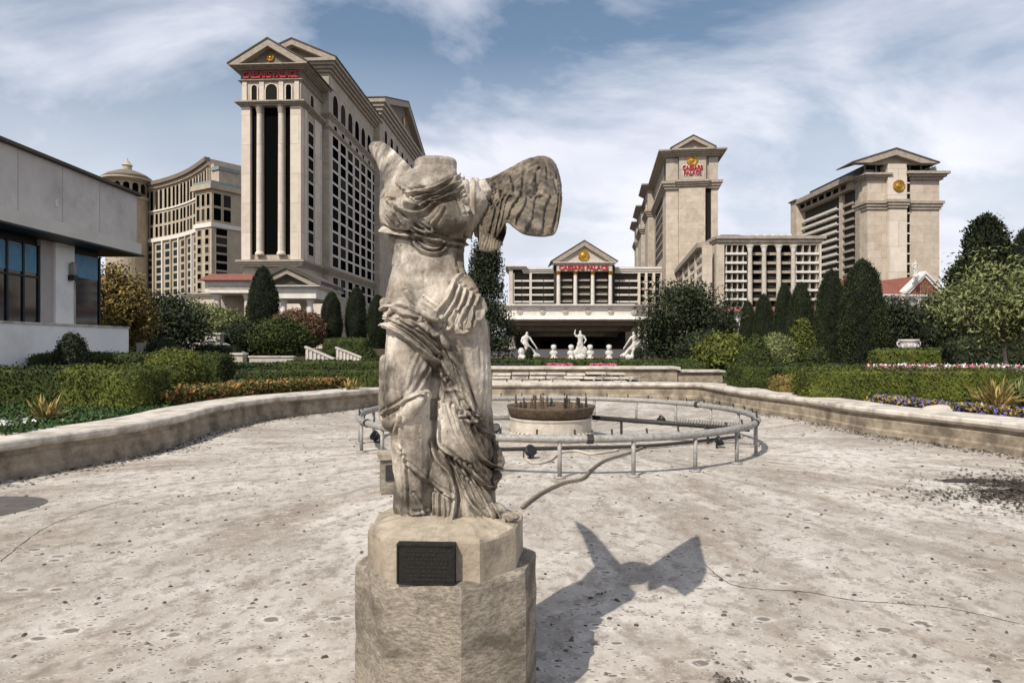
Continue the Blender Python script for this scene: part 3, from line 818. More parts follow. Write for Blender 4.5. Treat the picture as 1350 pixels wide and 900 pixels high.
def cloth(pts, n=12, k=.10, flat=True):
    P = sm([(a, c) for a, c, d, r in pts], 4); m = len(pts)
    rr = np.interp(np.linspace(0, m - 1, len(P)), range(m), [r for a, c, d, r in pts])
    if flat and max(d for a, c, d, r in pts) < .03: limb(b, [(a, c, surf(a, c) + k * r * S, r * .86) for (a, c), r in zip(P, rr)], n)
    else: limb(b, pts, n)
cloth([(507, 399, -.06, 8), (522, 404, -.13, 10), (545, 413, -.165, 10), (572, 428, -.17, 9), (590, 446, -.165, 8)])
cloth([(508, 475, -.02, 9), (507, 520, -.03, 10), (508, 548, -.08, 10), (516, 560, -.12, 8), (536, 545, -.16, 8), (552, 528, -.165, 7)])
cloth([(640, 540, .02, 9), (645, 590, .04, 10), (650, 605, .04, 9), (640, 640, .03, 9)])
cloth([(528, 640, .04, 9), (528, 670, .03, 9), (532, 686, .02, 9)])
# back drapery
for i in range(5):
    x = 545 + i * 22
    cloth([(x, 430, .13, 12), (x + 4, 540, .14, 12), (x + 8, 640, .15, 12), (x + 10, 692, .15, 11)])
bme = remesh(b, 0.0030, 'draped_body')
# carve folds along polylines drawn on the front of the figure
nvb = len(bme.vertices)
co = np.empty(nvb * 3, np.float32); bme.vertices.foreach_get('co', co); co = co.reshape(-1, 3).astype(np.float64)
nrm = np.empty(nvb * 3, np.float32); bme.vertices.foreach_get('normal', nrm); nrm = nrm.reshape(-1, 3).astype(np.float64)
Yw = SY + co[:, 1]
ppx = 675 + (co[:, 0] + SX) / Yw * F; ppy = HY - (co[:, 2] - CAMZ) / Yw * F
front = np.clip((-nrm[:, 1] + 0.15) / 0.5, 0, 1)
disp = np.zeros(nvb)
def dseg(poly):
    best = np.full(nvb, 1e9)
    for (x0, y0), (x1, y1) in zip(poly[:-1], poly[1:]):
        dx_, dy_ = x1 - x0, y1 - y0; L = dx_ * dx_ + dy_ * dy_ + 1e-9
        t = np.clip(((ppx - x0) * dx_ + (ppy - y0) * dy_) / L, 0, 1)
        best = np.minimum(best, np.hypot(ppx - x0 - t * dx_, ppy - y0 - t * dy_))
    return best
def fold(poly, wpx=3.0, amp=0.010, groove=0.7):
    global disp
    d = dseg(sm(poly))
    wpx *= .82; amp *= 1.45; ridge = np.exp(-np.abs(d / wpx) ** 1.5); gr = np.exp(-((d - wpx * 2.0) / (wpx * 0.85)) ** 2)
    disp += front * amp * (ridge - groove * gr)
def groove(poly, wpx=3.0, amp=0.016):
    global disp
    d = dseg(sm(poly)); disp -= front * amp * np.exp(-(d / wpx) ** 2)
A = lambda pts: [(440 + x / 2.903, 170 + y / 2.903) for x, y in pts]
H = lambda pts: [(480 + x / 5.294, 180 + y / 5.294) for x, y in pts]
L1 = lambda pts: [(490 + x / 4.5, 350 + y / 4.5) for x, y in pts]
L2 = lambda pts: [(470 + x / 3.456, 530 + y / 3.456) for x, y in pts]
def layer(poly, amp=.016, e=1.6, k=4):
    """a sheet of cloth standing proud of what lies under it, with a crisp edge"""
    global disp
    q = sm(list(poly) + [poly[0]], k)[:-1]; ins = np.zeros(nvb, bool); m = len(q)
    for i in range(m):
        (x0, y0), (x1, y1) = q[i], q[(i + 1) % m]
        c = (y0 > ppy) != (y1 > ppy)
        ins ^= c & (ppx < (x1 - x0) * (ppy - y0) / (y1 - y0 + 1e-12) + x0)
    d = dseg_pts(q + [q[0]]); sd_ = np.where(ins, d, -d)
    disp += front * (amp * np.clip((sd_ + e) / (2 * e), 0, 1) + amp * .45 * np.exp(-((sd_ - 2.2) / 1.8) ** 2))
def dseg_pts(poly): return dseg(poly)
# sheets of cloth
layer(L1([(60, 235), (190, 232), (330, 290), (430, 400), (500, 520), (555, 640), (600, 780), (640, 900), (560, 930), (500, 800), (440, 690), (370, 575), (280, 505), (180, 415), (60, 355)]), .020)
layer(L1([(462, 120), (425, 210), (345, 300), (335, 330), (405, 350), (440, 392), (490, 378), (505, 405), (565, 400), (650, 300), (650, 235), (600, 140), (540, 60), (500, 60)]), .026)
layer(L2([(395, -60), (375, 60), (372, 185), (430, 245), (500, 305), (570, 375), (625, 400), (640, 310), (655, 275), (620, 170), (560, 70), (480, -60)]), .018)
layer(L2([(225, -40), (190, 60), (215, 255), (300, 330), (370, 385), (445, 432), (452, 400), (425, 320), (380, 270), (345, 190), (350, -40)]), .012)
layer(L2([(440, 260), (455, 350), (470, 450), (450, 560), (520, 560), (640, 590), (690, 585), (640, 520), (560, 430), (500, 330)]), .014)
layer(L2([(395, 410), (445, 430), (450, 520), (425, 590), (385, 640), (360, 620), (400, 560), (415, 480)]), .018)
layer(H([(120, 420), (230, 300), (330, 290), (430, 340), (560, 320), (650, 270), (735, 290), (738, 560), (710, 700), (560, 720), (420, 700), (250, 675), (120, 640)]), .010, 2.2)
layer(H([(740, 290), (820, 335), (915, 555), (860, 625), (715, 700), (738, 560)]), .020)
# bodice
fold(H([(200, 470), (300, 530), (420, 520), (500, 450), (580, 420), (650, 400)]), 3.2, .013)
fold(H([(280, 470), (380, 490), (450, 450), (540, 390), (620, 330), (660, 280)]), 2.6, .012)
fold(H([(300, 400), (400, 385), (500, 360), (590, 310), (630, 290)]), 2.6, .010)
fold(H([(360, 430), (460, 410), (560, 370), (640, 330), (690, 290)]), 2.0, .008)
fold(H([(660, 400), (700, 460), (720, 520)]), 2.2, .008); fold(H([(640, 420), (670, 470), (690, 530)]), 1.8, .006)
fold(H([(240, 540), (310, 610), (400, 660), (480, 660)]), 2.4, .010); fold(H([(220, 500), (270, 590), (350, 670), (430, 690)]), 2.4, .010)
fold(H([(170, 450), (230, 560), (300, 650)]), 2.2, .008); fold(H([(560, 500), (520, 560), (480, 605)]), 2.2, .007)
fold(H([(130, 640), (200, 670), (320, 690), (450, 715), (580, 735), (700, 750)]), 2.6, .016, .9)      # girdle
fold(H([(340, 710), (370, 770), (440, 810), (530, 810), (590, 750)]), 2.2, .011); fold(H([(370, 720), (430, 770), (510, 780), (560, 740)]), 2.0, .010)
fold(H([(400, 720), (460, 750), (530, 750)]), 1.6, .008)
groove(H([(735, 280), (740, 450), (735, 580), (705, 690)]), 2.6, .016); fold(H([(820, 340), (880, 450), (915, 550), (860, 620), (720, 690)]), 2.8, .012)
groove(H([(150, 700), (160, 780), (150, 890)]), 2.6, .012); fold(H([(200, 700), (180, 770), (185, 890)]), 2.0, .008)
groove(H([(640, 790), (650, 900)]), 2.0, .008); fold(H([(720, 700), (680, 820), (690, 960)]), 2.2, .010); fold(H([(800, 700), (740, 800), (720, 920)]), 2.2, .010); fold(H([(850, 680), (790, 760), (760, 860)]), 2.0, .009)
# belly and hip cloth
groove([(558, 360), (560, 368)], 2.2, .010)
fold(L1([(200, 160), (260, 230), (330, 270)]), 2.4, .004); fold(L1([(310, 180), (360, 220), (390, 240)]), 2.0, .003)
for k in range(4): fold(L1([(100 + 8 * k, 240 + 26 * k), (190, 275 + 26 * k), (290, 325 + 34 * k), (400, 400 + 46 * k)]), 2.0, .0095)
for k in range(4): fold(L1([(250 + 26 * k, 385 - 8 * k), (340 + 22 * k, 470), (420 + 20 * k, 580), (490 + 22 * k, 700), (560 + 14 * k, 840)]), 2.2, .011)
fold(L1([(90, 350), (180, 410), (280, 500), (380, 590), (440, 700), (520, 860)]), 2.6, .014)
fold(L1([(110, 265), (250, 310), (360, 370), (430, 430), (500, 560), (560, 700), (610, 880)]), 2.6, .013)
for k in range(5): fold(L1([(480 + 32 * k, 110 + 20 * k), (450 + 34 * k, 200 + 20 * k), (385 + 46 * k, 290 + 18 * k), (400 + 42 * k, 360)]), 2.0, .011)
groove(L1([(455, 400), (520, 520), (570, 680), (590, 800)]), 5, .02)
groove(L1([(110, 400), (115, 550), (140, 700), (150, 800)]), 2.4, .015)
fold(L1([(280, 520), (250, 580), (230, 640), (215, 720)]), 2.6, .0028); fold(L1([(340, 560), (290, 650), (240, 730), (200, 780)]), 2.8, .0035); fold(L1([(360, 600), (310, 700), (270, 760)]), 2.4, .0025)
fold(L1([(60, 880), (150, 830), (230, 780), (300, 760)]), 2.6, .011); groove(L1([(385, 600), (375, 740), (360, 900)]), 4.0, .028); fold(L1([(390, 640), (378, 780), (372, 900)]), 1.6, .008)
for k in range(3): fold(L1([(410 + 26 * k, 640 + 30 * k), (450 + 28 * k, 760 + 20 * k), (520 + 20 * k, 890)]), 2.2, .010)
# skirt
groove(L2([(350, 0), (350, 140), (345, 190)]), 4, .024); fold(L2([(372, 0), (372, 180), (430, 240), (500, 300), (570, 370)]), 2.4, .012)
fold(L2([(340, 180), (370, 260), (430, 330), (450, 430), (430, 540), (380, 620)]), 2.6, .015)
fold(L2([(230, 280), (290, 330), (370, 390), (440, 430)]), 2.2, .010)
groove(L2([(335, 380), (335, 480), (350, 600)]), 6, .030); groove(L2([(430, 260), (470, 400), (480, 520), (500, 580)]), 5, .026)
for k in range(5): fold(L2([(420 + 24 * k, 250 + 10 * k), (470 + 28 * k, 350 + 14 * k), (510 + 34 * k, 450 + 14 * k), (590 + 24 * k, 540 + 8 * k), (660 + 10 * k, 585)]), 2.0, .013)
for k in range(4): fold(L2([(440 + 30 * k, 20 + 30 * k), (500 + 22 * k, 140 + 20 * k), (560 + 14 * k, 250 + 8 * k), (620, 300)]), 2.2, .011)
fold(L2([(480, 0), (540, 100), (610, 160)]), 2.2, .010); fold(L2([(620, 180), (650, 270), (600, 390)]), 2.6, .010)
fold(L2([(200, 60), (170, 150), (200, 210)]), 2.2, .008); fold(L2([(215, 250), (225, 380), (235, 500), (320, 500)]), 2.2, .009)
groove(L2([(240, 505), (330, 500)]), 1.8, .010); fold(L2([(260, 420), (300, 480), (310, 560)]), 1.8, .007)
for k in range(3): fold(L2([(395 - 26 * k, 420), (400 - 30 * k, 520), (370 - 24 * k, 600)]), 2.0, .009)
for k in range(3): fold(L2([(480 + 20 * k, 335 + 14 * k), (510 + 34 * k, 430 + 12 * k), (560 + 34 * k, 520 + 8 * k), (640 + 16 * k, 582)]), 1.7, .009)
for k in range(3): fold(L2([(400 + 40 * k, 10), (430 + 40 * k, 120), (480 + 38 * k, 220), (550 + 24 * k, 310)]), 1.8, .006)
for k in range(6): fold(L1([(90, 262 + 17 * k), (190, 290 + 22 * k), (300, 350 + 30 * k), (400, 440 + 38 * k)]), 1.5, .006)
for k in range(5): fold(H([(230 + 20 * k, 330 + 22 * k), (350 + 10 * k, 395 + 18 * k), (500, 380 + 22 * k), (600 + 10 * k, 330 + 26 * k), (660 + 12 * k, 290 + 30 * k)]), 1.5, .0055)
for k in range(5): fold(H([(170 + 60 * k, 540 + 14 * k), (230 + 70 * k, 610 + 14 * k), (300 + 70 * k, 660 + 10 * k)]), 1.5, .005)
# general small creases in the cloth and pitting of the stone
zz_ = co[:, 2]; ang = np.arctan2(co[:, 1], co[:, 0])
back = np.clip(nrm[:, 1], 0, 1)
disp += back * .012 * np.sin(ang * 26 + np.sin(zz_ * 7) * 1.2) * (zz_ < 1.95)
side = (1 - np.abs(nrm[:, 1])) * (zz_ < 1.9)
disp += side * .005 * np.sin(ang * 40 + zz_ * 5)
disp += smoothn(co, 60, .0012, 3) + smoothn(co, 150, .0007, 4)
co += nrm * disp[:, None]
bme.vertices.foreach_set('co', co.astype(np.float32).ravel()); bme.update()
bme.materials.clear(); bme.materials.append(MAT['marble']); bme.shade_smooth()
bo = link('draped_body', bme, stat)

def wing_mesh(top, bot, dfun, nu=150, nv=90, thick=.05, feather=.010, lead=.035, name='wing', mt='marble'):
    """wing between a leading-edge and a trailing-edge polyline; dfun(s,t) gives the depth"""
    def interp(poly, s):
        P = np.array(sm(poly, 8)); d = np.r_[0, np.cumsum(np.hypot(*np.diff(P, axis=0).T))]; d /= d[-1]
        return np.stack([np.interp(s, d, P[:, 0]), np.interp(s, d, P[:, 1])], 1)
    s = np.linspace(0, 1, nu); T = interp(top, s); B = interp(bot, s)
    V = []; 
    for sgn in (0, 1):
        for i in range(nu):
            for j in range(nv):
                t = j / (nv - 1); p = T[i] * (1 - t) + B[i] * t
                d = dfun(s[i], t)
                th = thick * (0.25 + 0.75 * min(1, 4 * t * (1 - t) + .15)) * min(1, (1 - s[i]) * 8 + .25)
                ld = lead * math.exp(-(t / .12) ** 2) * (1 - .35 * s[i])
                # feather relief: overlapping scallops near the edge, long vanes beyond
                wv = .55 * math.sin(s[i] * 9 + t * 5) + .3 * math.sin(s[i] * 21 - t * 9); row = t * 5.6 + s[i] * 1.6 + .35 * wv; fr = row - math.floor(row); u = s[i] * (6 + 1.3 * (math.floor(row) % 3)) + .37 * math.floor(row) + .3 * wv
                sc = abs((u % 1) - .5) * 2
                jit = noise.noise(Vector((math.floor(u) * 3.7, math.floor(row) * 5.1, 1.3)))
                if t < .13: f = 0
                elif t < .52: f = feather * ((1 - fr) * .8 - .9 * max(0, sc - .6) / .4) * (1 + .7 * jit)
                else:        # long vanes fanning to the trailing edge, one lapping over the next
                    q_ = s[i] * 11 + (t - .5) * 2.6 + .35 * wv; fq = q_ - math.floor(q_); jv = noise.noise(Vector((math.floor(q_) * 2.3, 7.7, .4)))
                    f = feather * (.75 * fq - .9 * max(0, fq - .86) / .14 + .12 * math.sin(fq * 40 + t * 30) * .5) * (1 + .6 * jv)
                f += feather * .25 * noise.noise(Vector((s[i] * 26, t * 22, 0)))
                f *= min(1, (1 - t) * 12) * min(1, s[i] * 6)
                q = SP(p[0], p[1], d)
                if sgn == 0: V.append((q.x, q.y - th / 2 - ld - f, q.z))
                else: V.append((q.x, q.y + th / 2 + ld + f * .5, q.z))
    Q = []; K = nu * nv
    for i in range(nu - 1):
        for j in range(nv - 1):
            a = i * nv + j
            Q.append((a, a + nv, a + nv + 1, a + 1)); Q.append((K + a, K + a + 1, K + a + nv + 1, K + a + nv))
    for i in range(nu - 1):
        a = i * nv; Q.append((a, K + a, K + a + nv, a + nv)); a += nv - 1; Q.append((a, a + nv, K + a + nv, K + a))
    for j in range(nv - 1):
        a = j; Q.append((a, a + 1, K + a + 1, K + a)); a = (nu - 1) * nv + j; Q.append((a, K + a, K + a + 1, a + 1))
    return np_mesh(name, V, Q, [mt], smooth=True)
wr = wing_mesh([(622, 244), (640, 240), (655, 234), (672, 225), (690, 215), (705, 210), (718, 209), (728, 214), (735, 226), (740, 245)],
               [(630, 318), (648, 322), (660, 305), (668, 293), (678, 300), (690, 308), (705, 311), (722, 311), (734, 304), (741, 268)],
               lambda s, t: .04 + .90 * s ** 1.1 - .10 * s ** 4 - .80 * t * min(1, s * 2) - .03 * math.sin(t * 3.1), 190, 110, .10, .045, .05, 'wing', 'marble_wing_shaded')
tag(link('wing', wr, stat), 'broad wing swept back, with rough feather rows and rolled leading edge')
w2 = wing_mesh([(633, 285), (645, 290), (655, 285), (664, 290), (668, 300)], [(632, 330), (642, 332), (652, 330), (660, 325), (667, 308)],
               lambda s, t: .02 + .12 * s - .22 * t, 60, 40, .07, .016, .02, 'lower_wing_feathers', 'marble_wing_shaded')
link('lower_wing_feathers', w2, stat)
wl = wing_mesh([(556, 236), (540, 220), (524, 204), (508, 191), (494, 189), (488, 192)], [(516, 266), (508, 248), (502, 228), (495, 211), (488, 200), (487, 194)],
               lambda s, t: .03 + 1.05 * s ** 1.2 + .05 * t, 110, 60, .12, .012, .03, 'wing')
tag(link('wing', wl, stat), 'raised wing narrowing to a blunt tip, seen end on')

# ------------------------------------------------------------------ fountain ring and pool fittings
RC = (0.80, 12.85); RR = 3.60; RZ = 0.53
ring = thing('fountain_ring', 'large circular grey metal pipe ring on short legs in the empty pool', 'fountain ring', (RC[0], RC[1], 0))
pts = [(RR * math.cos(2 * math.pi * k / 96), RR * math.sin(2 * math.pi * k / 96), RZ) for k in range(96)]
MB().tube(pts, 0.056, 10, True).build('ring_pipe', 'steel', ring, True)
for k in range(22):
    a = 2 * math.pi * (k + .35) / 22
    x, y = RR * math.cos(a), RR * math.sin(a)
    mb = MB(); mb.tube([(x, y, 0.0), (x, y, RZ - .04)], 0.030, 8); mb.lathe([(.085, 0), (.085, .02), (.04, .03)], (x, y, 0), 12)
    mb.build('leg', 'steel', ring, True)
for k in range(44):
    a = 2 * math.pi * (k + .1) / 44; x, y = RR * math.cos(a), RR * math.sin(a)
    mb = MB(); mb.tube([(x, y, RZ + .06), (x * .995, y * .995, RZ + .125)], .014, 6); mb.build('jet_nozzle', 'dark_steel', ring)
for k in (3, 11, 19, 25, 33, 40):
    a = 2 * math.pi * (k + .5) / 44
    p0 = Vector((RR * math.cos(a - .012), RR * math.sin(a - .012), RZ)); p1 = Vector((RR * math.cos(a + .012), RR * math.sin(a + .012), RZ))
    MB().tube([p0, p1], .068, 10).build('pipe_joint', 'dark_steel', ring)

cb = thing('round_fountain_bowl', 'round pale stone drum with a rusty nozzle tray at the centre of the pipe ring', 'fountain', (RC[0] - .05, RC[1] + .35, 0))
mb = MB().lathe([(.80, 0), (.82, .05), (.82, .14), (.78, .17), (.78, .36), (.80, .40), (.80, .42), (.3, .43)], n=48); mb.build('drum', 'concrete_pale', cb, True).data.shade_flat()
for k in range(44):
    a = 2 * math.pi * k / 44; mb = MB(); x, y = .79 * math.cos(a), .79 * math.sin(a)
    mb.tube([(x, y, .03), (x, y, .17)], .022, 6); mb.build('fringe_tube', 'hose', cb)
mb = MB().lathe([(.72, .425), (.80, .47), (.84, .60), (.86, .64), (.82, .645), (.79, .58), (.70, .56), (.1, .555)], n=48); mb.build('nozzle_tray', 'rust', cb, True)
r_ = random.Random(3)
for k in range(26):
    a = r_.uniform(0, 6.28); q = r_.choice([.35, .55, .68]); x, y = q * math.cos(a), q * math.sin(a); h = r_.uniform(.16, .30)
    mb = MB(); mb.tube([(x, y, .55), (x, y, .55 + h * .7), (x, y, .55 + h)], [.022, .022, .013], 7); mb.box(x - .03, x + .03, y - .03, y + .03, .62, .65)
    mb.build('nozzle', 'rust' if k % 2 else 'dark_steel', cb)

def pipe_run(name, label, cat, pts, r, m, loc, extra=None):
    o = MB().tube([Vector(p) - Vector(loc) for p in sm3(pts)], r, 8).build(name, m, None, True, loc)
    return tag(o, label, cat)
def sm3(poly, k=6):
    o = []; m = len(poly)
    for i in range(m - 1):
        p0 = Vector(poly[max(i - 1, 0)]); p1 = Vector(poly[i]); p2 = Vector(poly[i + 1]); p3 = Vector(poly[min(i + 2, m - 1)])
        for q in range(k):
            t = q / k; o.append(0.5 * ((2 * p1) + (p2 - p0) * t + (2 * p0 - 5 * p1 + 4 * p2 - p3) * t * t + (3 * p1 - p0 - 3 * p2 + p3) * t ** 3))
    o.append(Vector(poly[-1])); return o
def fl(px, py, z=0.0):
    Y = (CAMZ - z) * F / (py - HY); return (PX(px, Y), Y, z)
# sloping feeder pipe with a toothed spray bar
fp = thing('feeder_pipe', 'dark feeder pipe with toothed spray bar sloping from the drum to the ring', 'pipe', (1.5, 13.2, 0))
p0 = Vector((.05, .05, .40)); p1 = Vector((2.75, -1.0, .30))
MB().tube([p0, p1], .045, 8).build('pipe', 'dark_steel', fp, True)
mb = MB()
for k in range(26):
    p = p0.lerp(p1, .55 + .44 * k / 26); mb.box(p.x - .012, p.x + .012, p.y - .03, p.y + .03, p.z + .03, p.z + .10)
mb.build('spray_teeth', 'steel', fp)
for q in (.2, .75):
    p = p0.lerp(p1, q); MB().tube([(p.x, p.y, 0), (p.x, p.y, p.z)], .025, 6).build('support_leg', 'dark_steel', fp)
fp2 = thing('feeder_pipe', 'grey feeder pipe sloping from the drum towards the left of the ring', 'pipe', (0.1, 13.2, 0))
p0 = Vector((-.1, 0, .40)); p1 = Vector((-2.6, .5, .34)); MB().tube([p0, p1], .045, 8).build('pipe', 'steel', fp2, True)
for q in (.3, .8):
    p = p0.lerp(p1, q); MB().tube([(p.x, p.y, 0), (p.x, p.y, p.z)], .025, 6).build('support_leg', 'dark_steel', fp2)
pipe_run('water_hose', 'ribbed tan hose snaking over the pool floor from the pedestal to the ring', 'hose',
         [fl(688, 668, .03), fl(712, 650, .03), fl(742, 636, .03), fl(768, 630, .03), fl(780, 618, .03), fl(798, 606, .03), fl(830, 596, .03), fl(850, 588, .03)], .019, 'hose', (0.3, 8.5, 0))
pipe_run('power_cable', 'thin pale cable curling on the floor inside the pipe ring', 'cable',
         [fl(690, 600, .02), fl(702, 610, .02), fl(724, 607, .02), fl(738, 597, .02), fl(760, 594, .02), fl(780, 598, .02), fl(815, 593, .02)], .02, 'concrete_pale', (0.6, 10.5, 0))
pipe_run('floor_pipe', 'long dark pipe lying on the floor inside the ring near its front', 'pipe',
         [fl(640, 592, .04), fl(740, 590, .04), fl(840, 588, .05), fl(905, 583, .05), fl(975, 575, .05)], .03, 'dark_steel', (1, 11.5, 0))
def floodlight(label, px, py, rot, sc=.72):
    x, y, z = fl(px, py)
    t = thing('pool_floodlight', label, 'floodlight', (x, y, 0), rot, 'floodlights on the pool floor')
    mb = MB(); mb.lathe([(.06, .10), (.10, .12), (.13, .22), (.135, .25), (.10, .25)], n=18)
    o = mb.build('lamp_head', 'black_plastic', t, True); o.rotation_euler = (R(55), 0, 0); o.location = (0, .1, .06)
    MB().box(-.10, .10, -.02, .02, .0, .02).build('foot', 'black_plastic', t)
    MB().prism([(-.14, -.015, .021), (.14, -.015, .021), (.14, -.015, .2), (.125, -.015, .2), (.125, -.015, .036), (-.125, -.015, .036), (-.125, -.015, .2), (-.14, -.015, .2)], (0, .03, 0)).build('bracket', 'black_plastic', t)
    t.scale = (sc,) * 3
for lab, px, py, rot in (('black floodlight beside the front leg of the ring nearest the statue', 697, 604, .6), ('black floodlight on the floor close to the drum', 655, 572, -.4),
                         ('black floodlight at the right side inside the ring', 945, 590, 1.2), ('small black floodlight behind the spray bar', 870, 560, 2.0),
                         ('black floodlight at the left end of the ring', 497, 583, -.8)):
    floodlight(lab, px, py, rot)
# junction box just behind the statue
jb = thing('junction_box', 'weathered grey stone junction box on the floor behind the statue', 'junction box', (PX(519, 8.4), 8.4, 0), .25)
mb = MB().box(-.16, .16, -.16, .16, 0, .42); mb.build('housing', 'pedestal_stone', jb)
MB().box(-.19, .19, -.19, .19, .423, .49).build('lid', 'plinth_stone', jb); MB().box(-.11, .11, -.175, -.162, .17, .36).build('door', 'dark_steel', jb)

# cascade at the back of the basin
cs = thing('stone_cascade', 'stepped pale stone cascade of broken slabs at the back of the pool', 'cascade', (1.9, 24.2, 0))
r_ = random.Random(12)
MB().box(-3.3, 4.2, 1.0, 2.2, 0.3, .92).build('upper_wall', 'basin_wall', cs)
MB().box(-3.4, 4.3, .9, 2.3, .923, 1.0).build('upper_coping', 'coping', cs)
MB().box(4.203, 5.9, 1.1, 2.0, .3, .80).build('side_wall', 'basin_wall', cs)
MB().box(4.303, 6.0, 1.0, 2.1, .803, .87).build('side_coping', 'coping', cs)
for tier, (y, z, n_) in enumerate(((-.55, .56, 9), (-.1, .68, 8), (.4, .80, 7))):
    x = -2.6
    for k in range(n_):
        l = 5.2 / n_ * r_.uniform(.8, 1.1); zz2 = z + r_.uniform(-.03, .03)
        mb = MB().box(x, x + l * .92, y + r_.uniform(-.08, .08), y + .55, zz2 - .07, zz2)
        mb.build('step_slab', r_.choice(['concrete_pale', 'coping', 'garden_stone']), cs)
        x += l
    MB().box(-2.55, 2.6, y + .16, y + .54, .3, z - .12).build('step_riser', 'recess' if tier == 1 else 'basin_wall', cs)
for x in (-1.9, -.6, .9, 2.2):
    MB().tube([(x, -.35, .5), (x + .15, -.32, .68), (x + .5, -.3, .70)], .03, 6).build('spout_pipe', 'steel', cs, True)
for k in range(5):
    MB().box(1.2 + k * .32, 1.22 + k * .32, -.66, -.62, .56, .80).build('grate_bar', 'steel', cs)

# debris on the floor
def flakes(n, fn, size, seed, name, m, label, cat, lift=.004):
    r = np.random.default_rng(seed); P = np.array([fn(r) for _ in range(n)])
    nn = np.tile([0, 0, 1.0], (n, 1)); V, Q = leaves(P, nn, size, 1.6, .22, 0, seed)
    V[:, 2] = np.maximum(V[:, 2], .003)
    o = link(name, np_mesh(name, V, Q, [m]))
    o['kind'] = 'stuff'; return tag(o, label, cat)
inside = lambda x, y: -6 < x < 7.5
def f_rand(r):
    d = 1.9 + 14 * r.uniform() ** 2.2; x = r.uniform(-.75, .8) * d; x = max(-5.8, min(7, x)); return (x, d, .006)
# pebbles as small squashed stones
r = np.random.default_rng(9); PV = []; PQ = []; o_ = 0
cube = np.array([(-1, -1, -1), (1, -1, -1), (1, 1, -1), (-1, 1, -1), (-.6, -.6, 1), (.6, -.6, 1), (.6, .6, 1), (-.6, .6, 1)], float)
cq = np.array([(4, 5, 6, 7), (0, 1, 5, 4), (1, 2, 6, 5), (2, 3, 7, 6), (3, 0, 4, 7)])
for k in range(1100):
    x, y, z = f_rand(r); s_ = r.uniform(.003, .009) * (1 + .06 * y); a = r.uniform(0, 6.28); l = r.uniform(1, 2.2)
    v = cube * np.array([s_ * l, s_, s_ * .55]) + np.array([0, 0, s_ * .5])
    v = np.stack([v[:, 0] * math.cos(a) - v[:, 1] * math.sin(a) + x, v[:, 0] * math.sin(a) + v[:, 1] * math.cos(a) + y, v[:, 2]], 1)
    PV.append(v); PQ.append(cq + o_); o_ += 8
o = link('pebbles', np_mesh('pebbles', np.concatenate(PV), np.concatenate(PQ), ['pebble'])); o['kind'] = 'stuff'
tag(o, 'small dark pebbles and grit scattered over the pool floor', 'pebbles')
def f_patch(r):
    k = r.integers(3); cx, cy, sx, sy = [(7.1, 8.6, .75, .5), (6.6, 8.1, .8, .22), (6.9, 7.4, .7, .28), (1.28, 3.25, .10, .22), (1.42, 2.95, .14, .2)][k]
    return (cx + r.normal() * sx, cy + r.normal() * sy, .01 + r.uniform() * .02)
flakes(7000, f_patch, .035, 21, 'leaf_litter', 'debris', 'dark brown leaf litter drifted on the floor at the right', 'leaf litter')
def f_near(r):
    t = r.uniform(); return (1.16 + .34 * t + r.normal() * .05, 3.62 - .72 * t + r.normal() * .05, .006 + r.uniform() * .012)
flakes(2600, f_near, .014, 27, 'leaf_litter', 'debris', 'narrow streak of dark dry litter on the floor near the lower right', 'leaf litter')
def f_wall(r):
    i = r.integers(len(PATH)); x, y = PATH[i]; a = Vector((c0[0] - x, c0[1] - y)).normalized(); d = abs(r.normal()) * .16 + .02
    return (x + a.x * d + r.normal() * .15, y + a.y * d + r.normal() * .15, .01)
flakes(7000, f_wall, .035, 22, 'wall_foot_litter', 'debris', 'line of dark dry litter along the foot of the pool wall', 'leaf litter')
# thin floor cracks and a shadow painted as a dark sheet by the left wall
def crack(pts, wd, seed):
    r = random.Random(seed); mb = MB(); P = sm3([(x, y, 0) for x, y in pts], 14); L = []; Rr = []
    for i, p in enumerate(P):
        d = (P[min(i + 1, len(P) - 1)] - P[max(i - 1, 0)]).normalized(); nr = Vector((-d.y, d.x, 0)); j = r.uniform(-1, 1) * wd * 1.6; k = wd * r.uniform(.4, 1.2)
        L.append(p + nr * (j + k)); Rr.append(p + nr * (j - k))
    m = len(P); vs = [(p.x, p.y, .0035) for p in L + Rr]
    return mb.add(vs, [(i, i + 1, m + i + 1, m + i) for i in range(m - 1)])
cracks = [[fl(930, 745)[:2], fl(970, 772)[:2], fl(1060, 780)[:2], fl(1130, 792)[:2], fl(1240, 800)[:2], fl(1345, 822)[:2]],
          [fl(0, 740)[:2], fl(70, 690)[:2], fl(160, 660)[:2], fl(230, 645)[:2]],
          [fl(180, 900)[:2], fl(300, 850)[:2], fl(400, 800)[:2], fl(475, 735)[:2]], [fl(1110, 640)[:2], fl(1200, 670)[:2], fl(1345, 690)[:2]],
          [fl(150, 632)[:2], fl(190, 622)[:2], fl(240, 612)[:2]]]
for i, c in enumerate(cracks[:2] + cracks[4:]):
    o = crack(c, .0045, i).build('floor_crack', 'debris'); struct(o)
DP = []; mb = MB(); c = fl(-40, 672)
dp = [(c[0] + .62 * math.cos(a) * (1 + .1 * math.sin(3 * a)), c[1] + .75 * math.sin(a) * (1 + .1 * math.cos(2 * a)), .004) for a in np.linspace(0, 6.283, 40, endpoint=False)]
mb.add(dp, [tuple(range(40))])
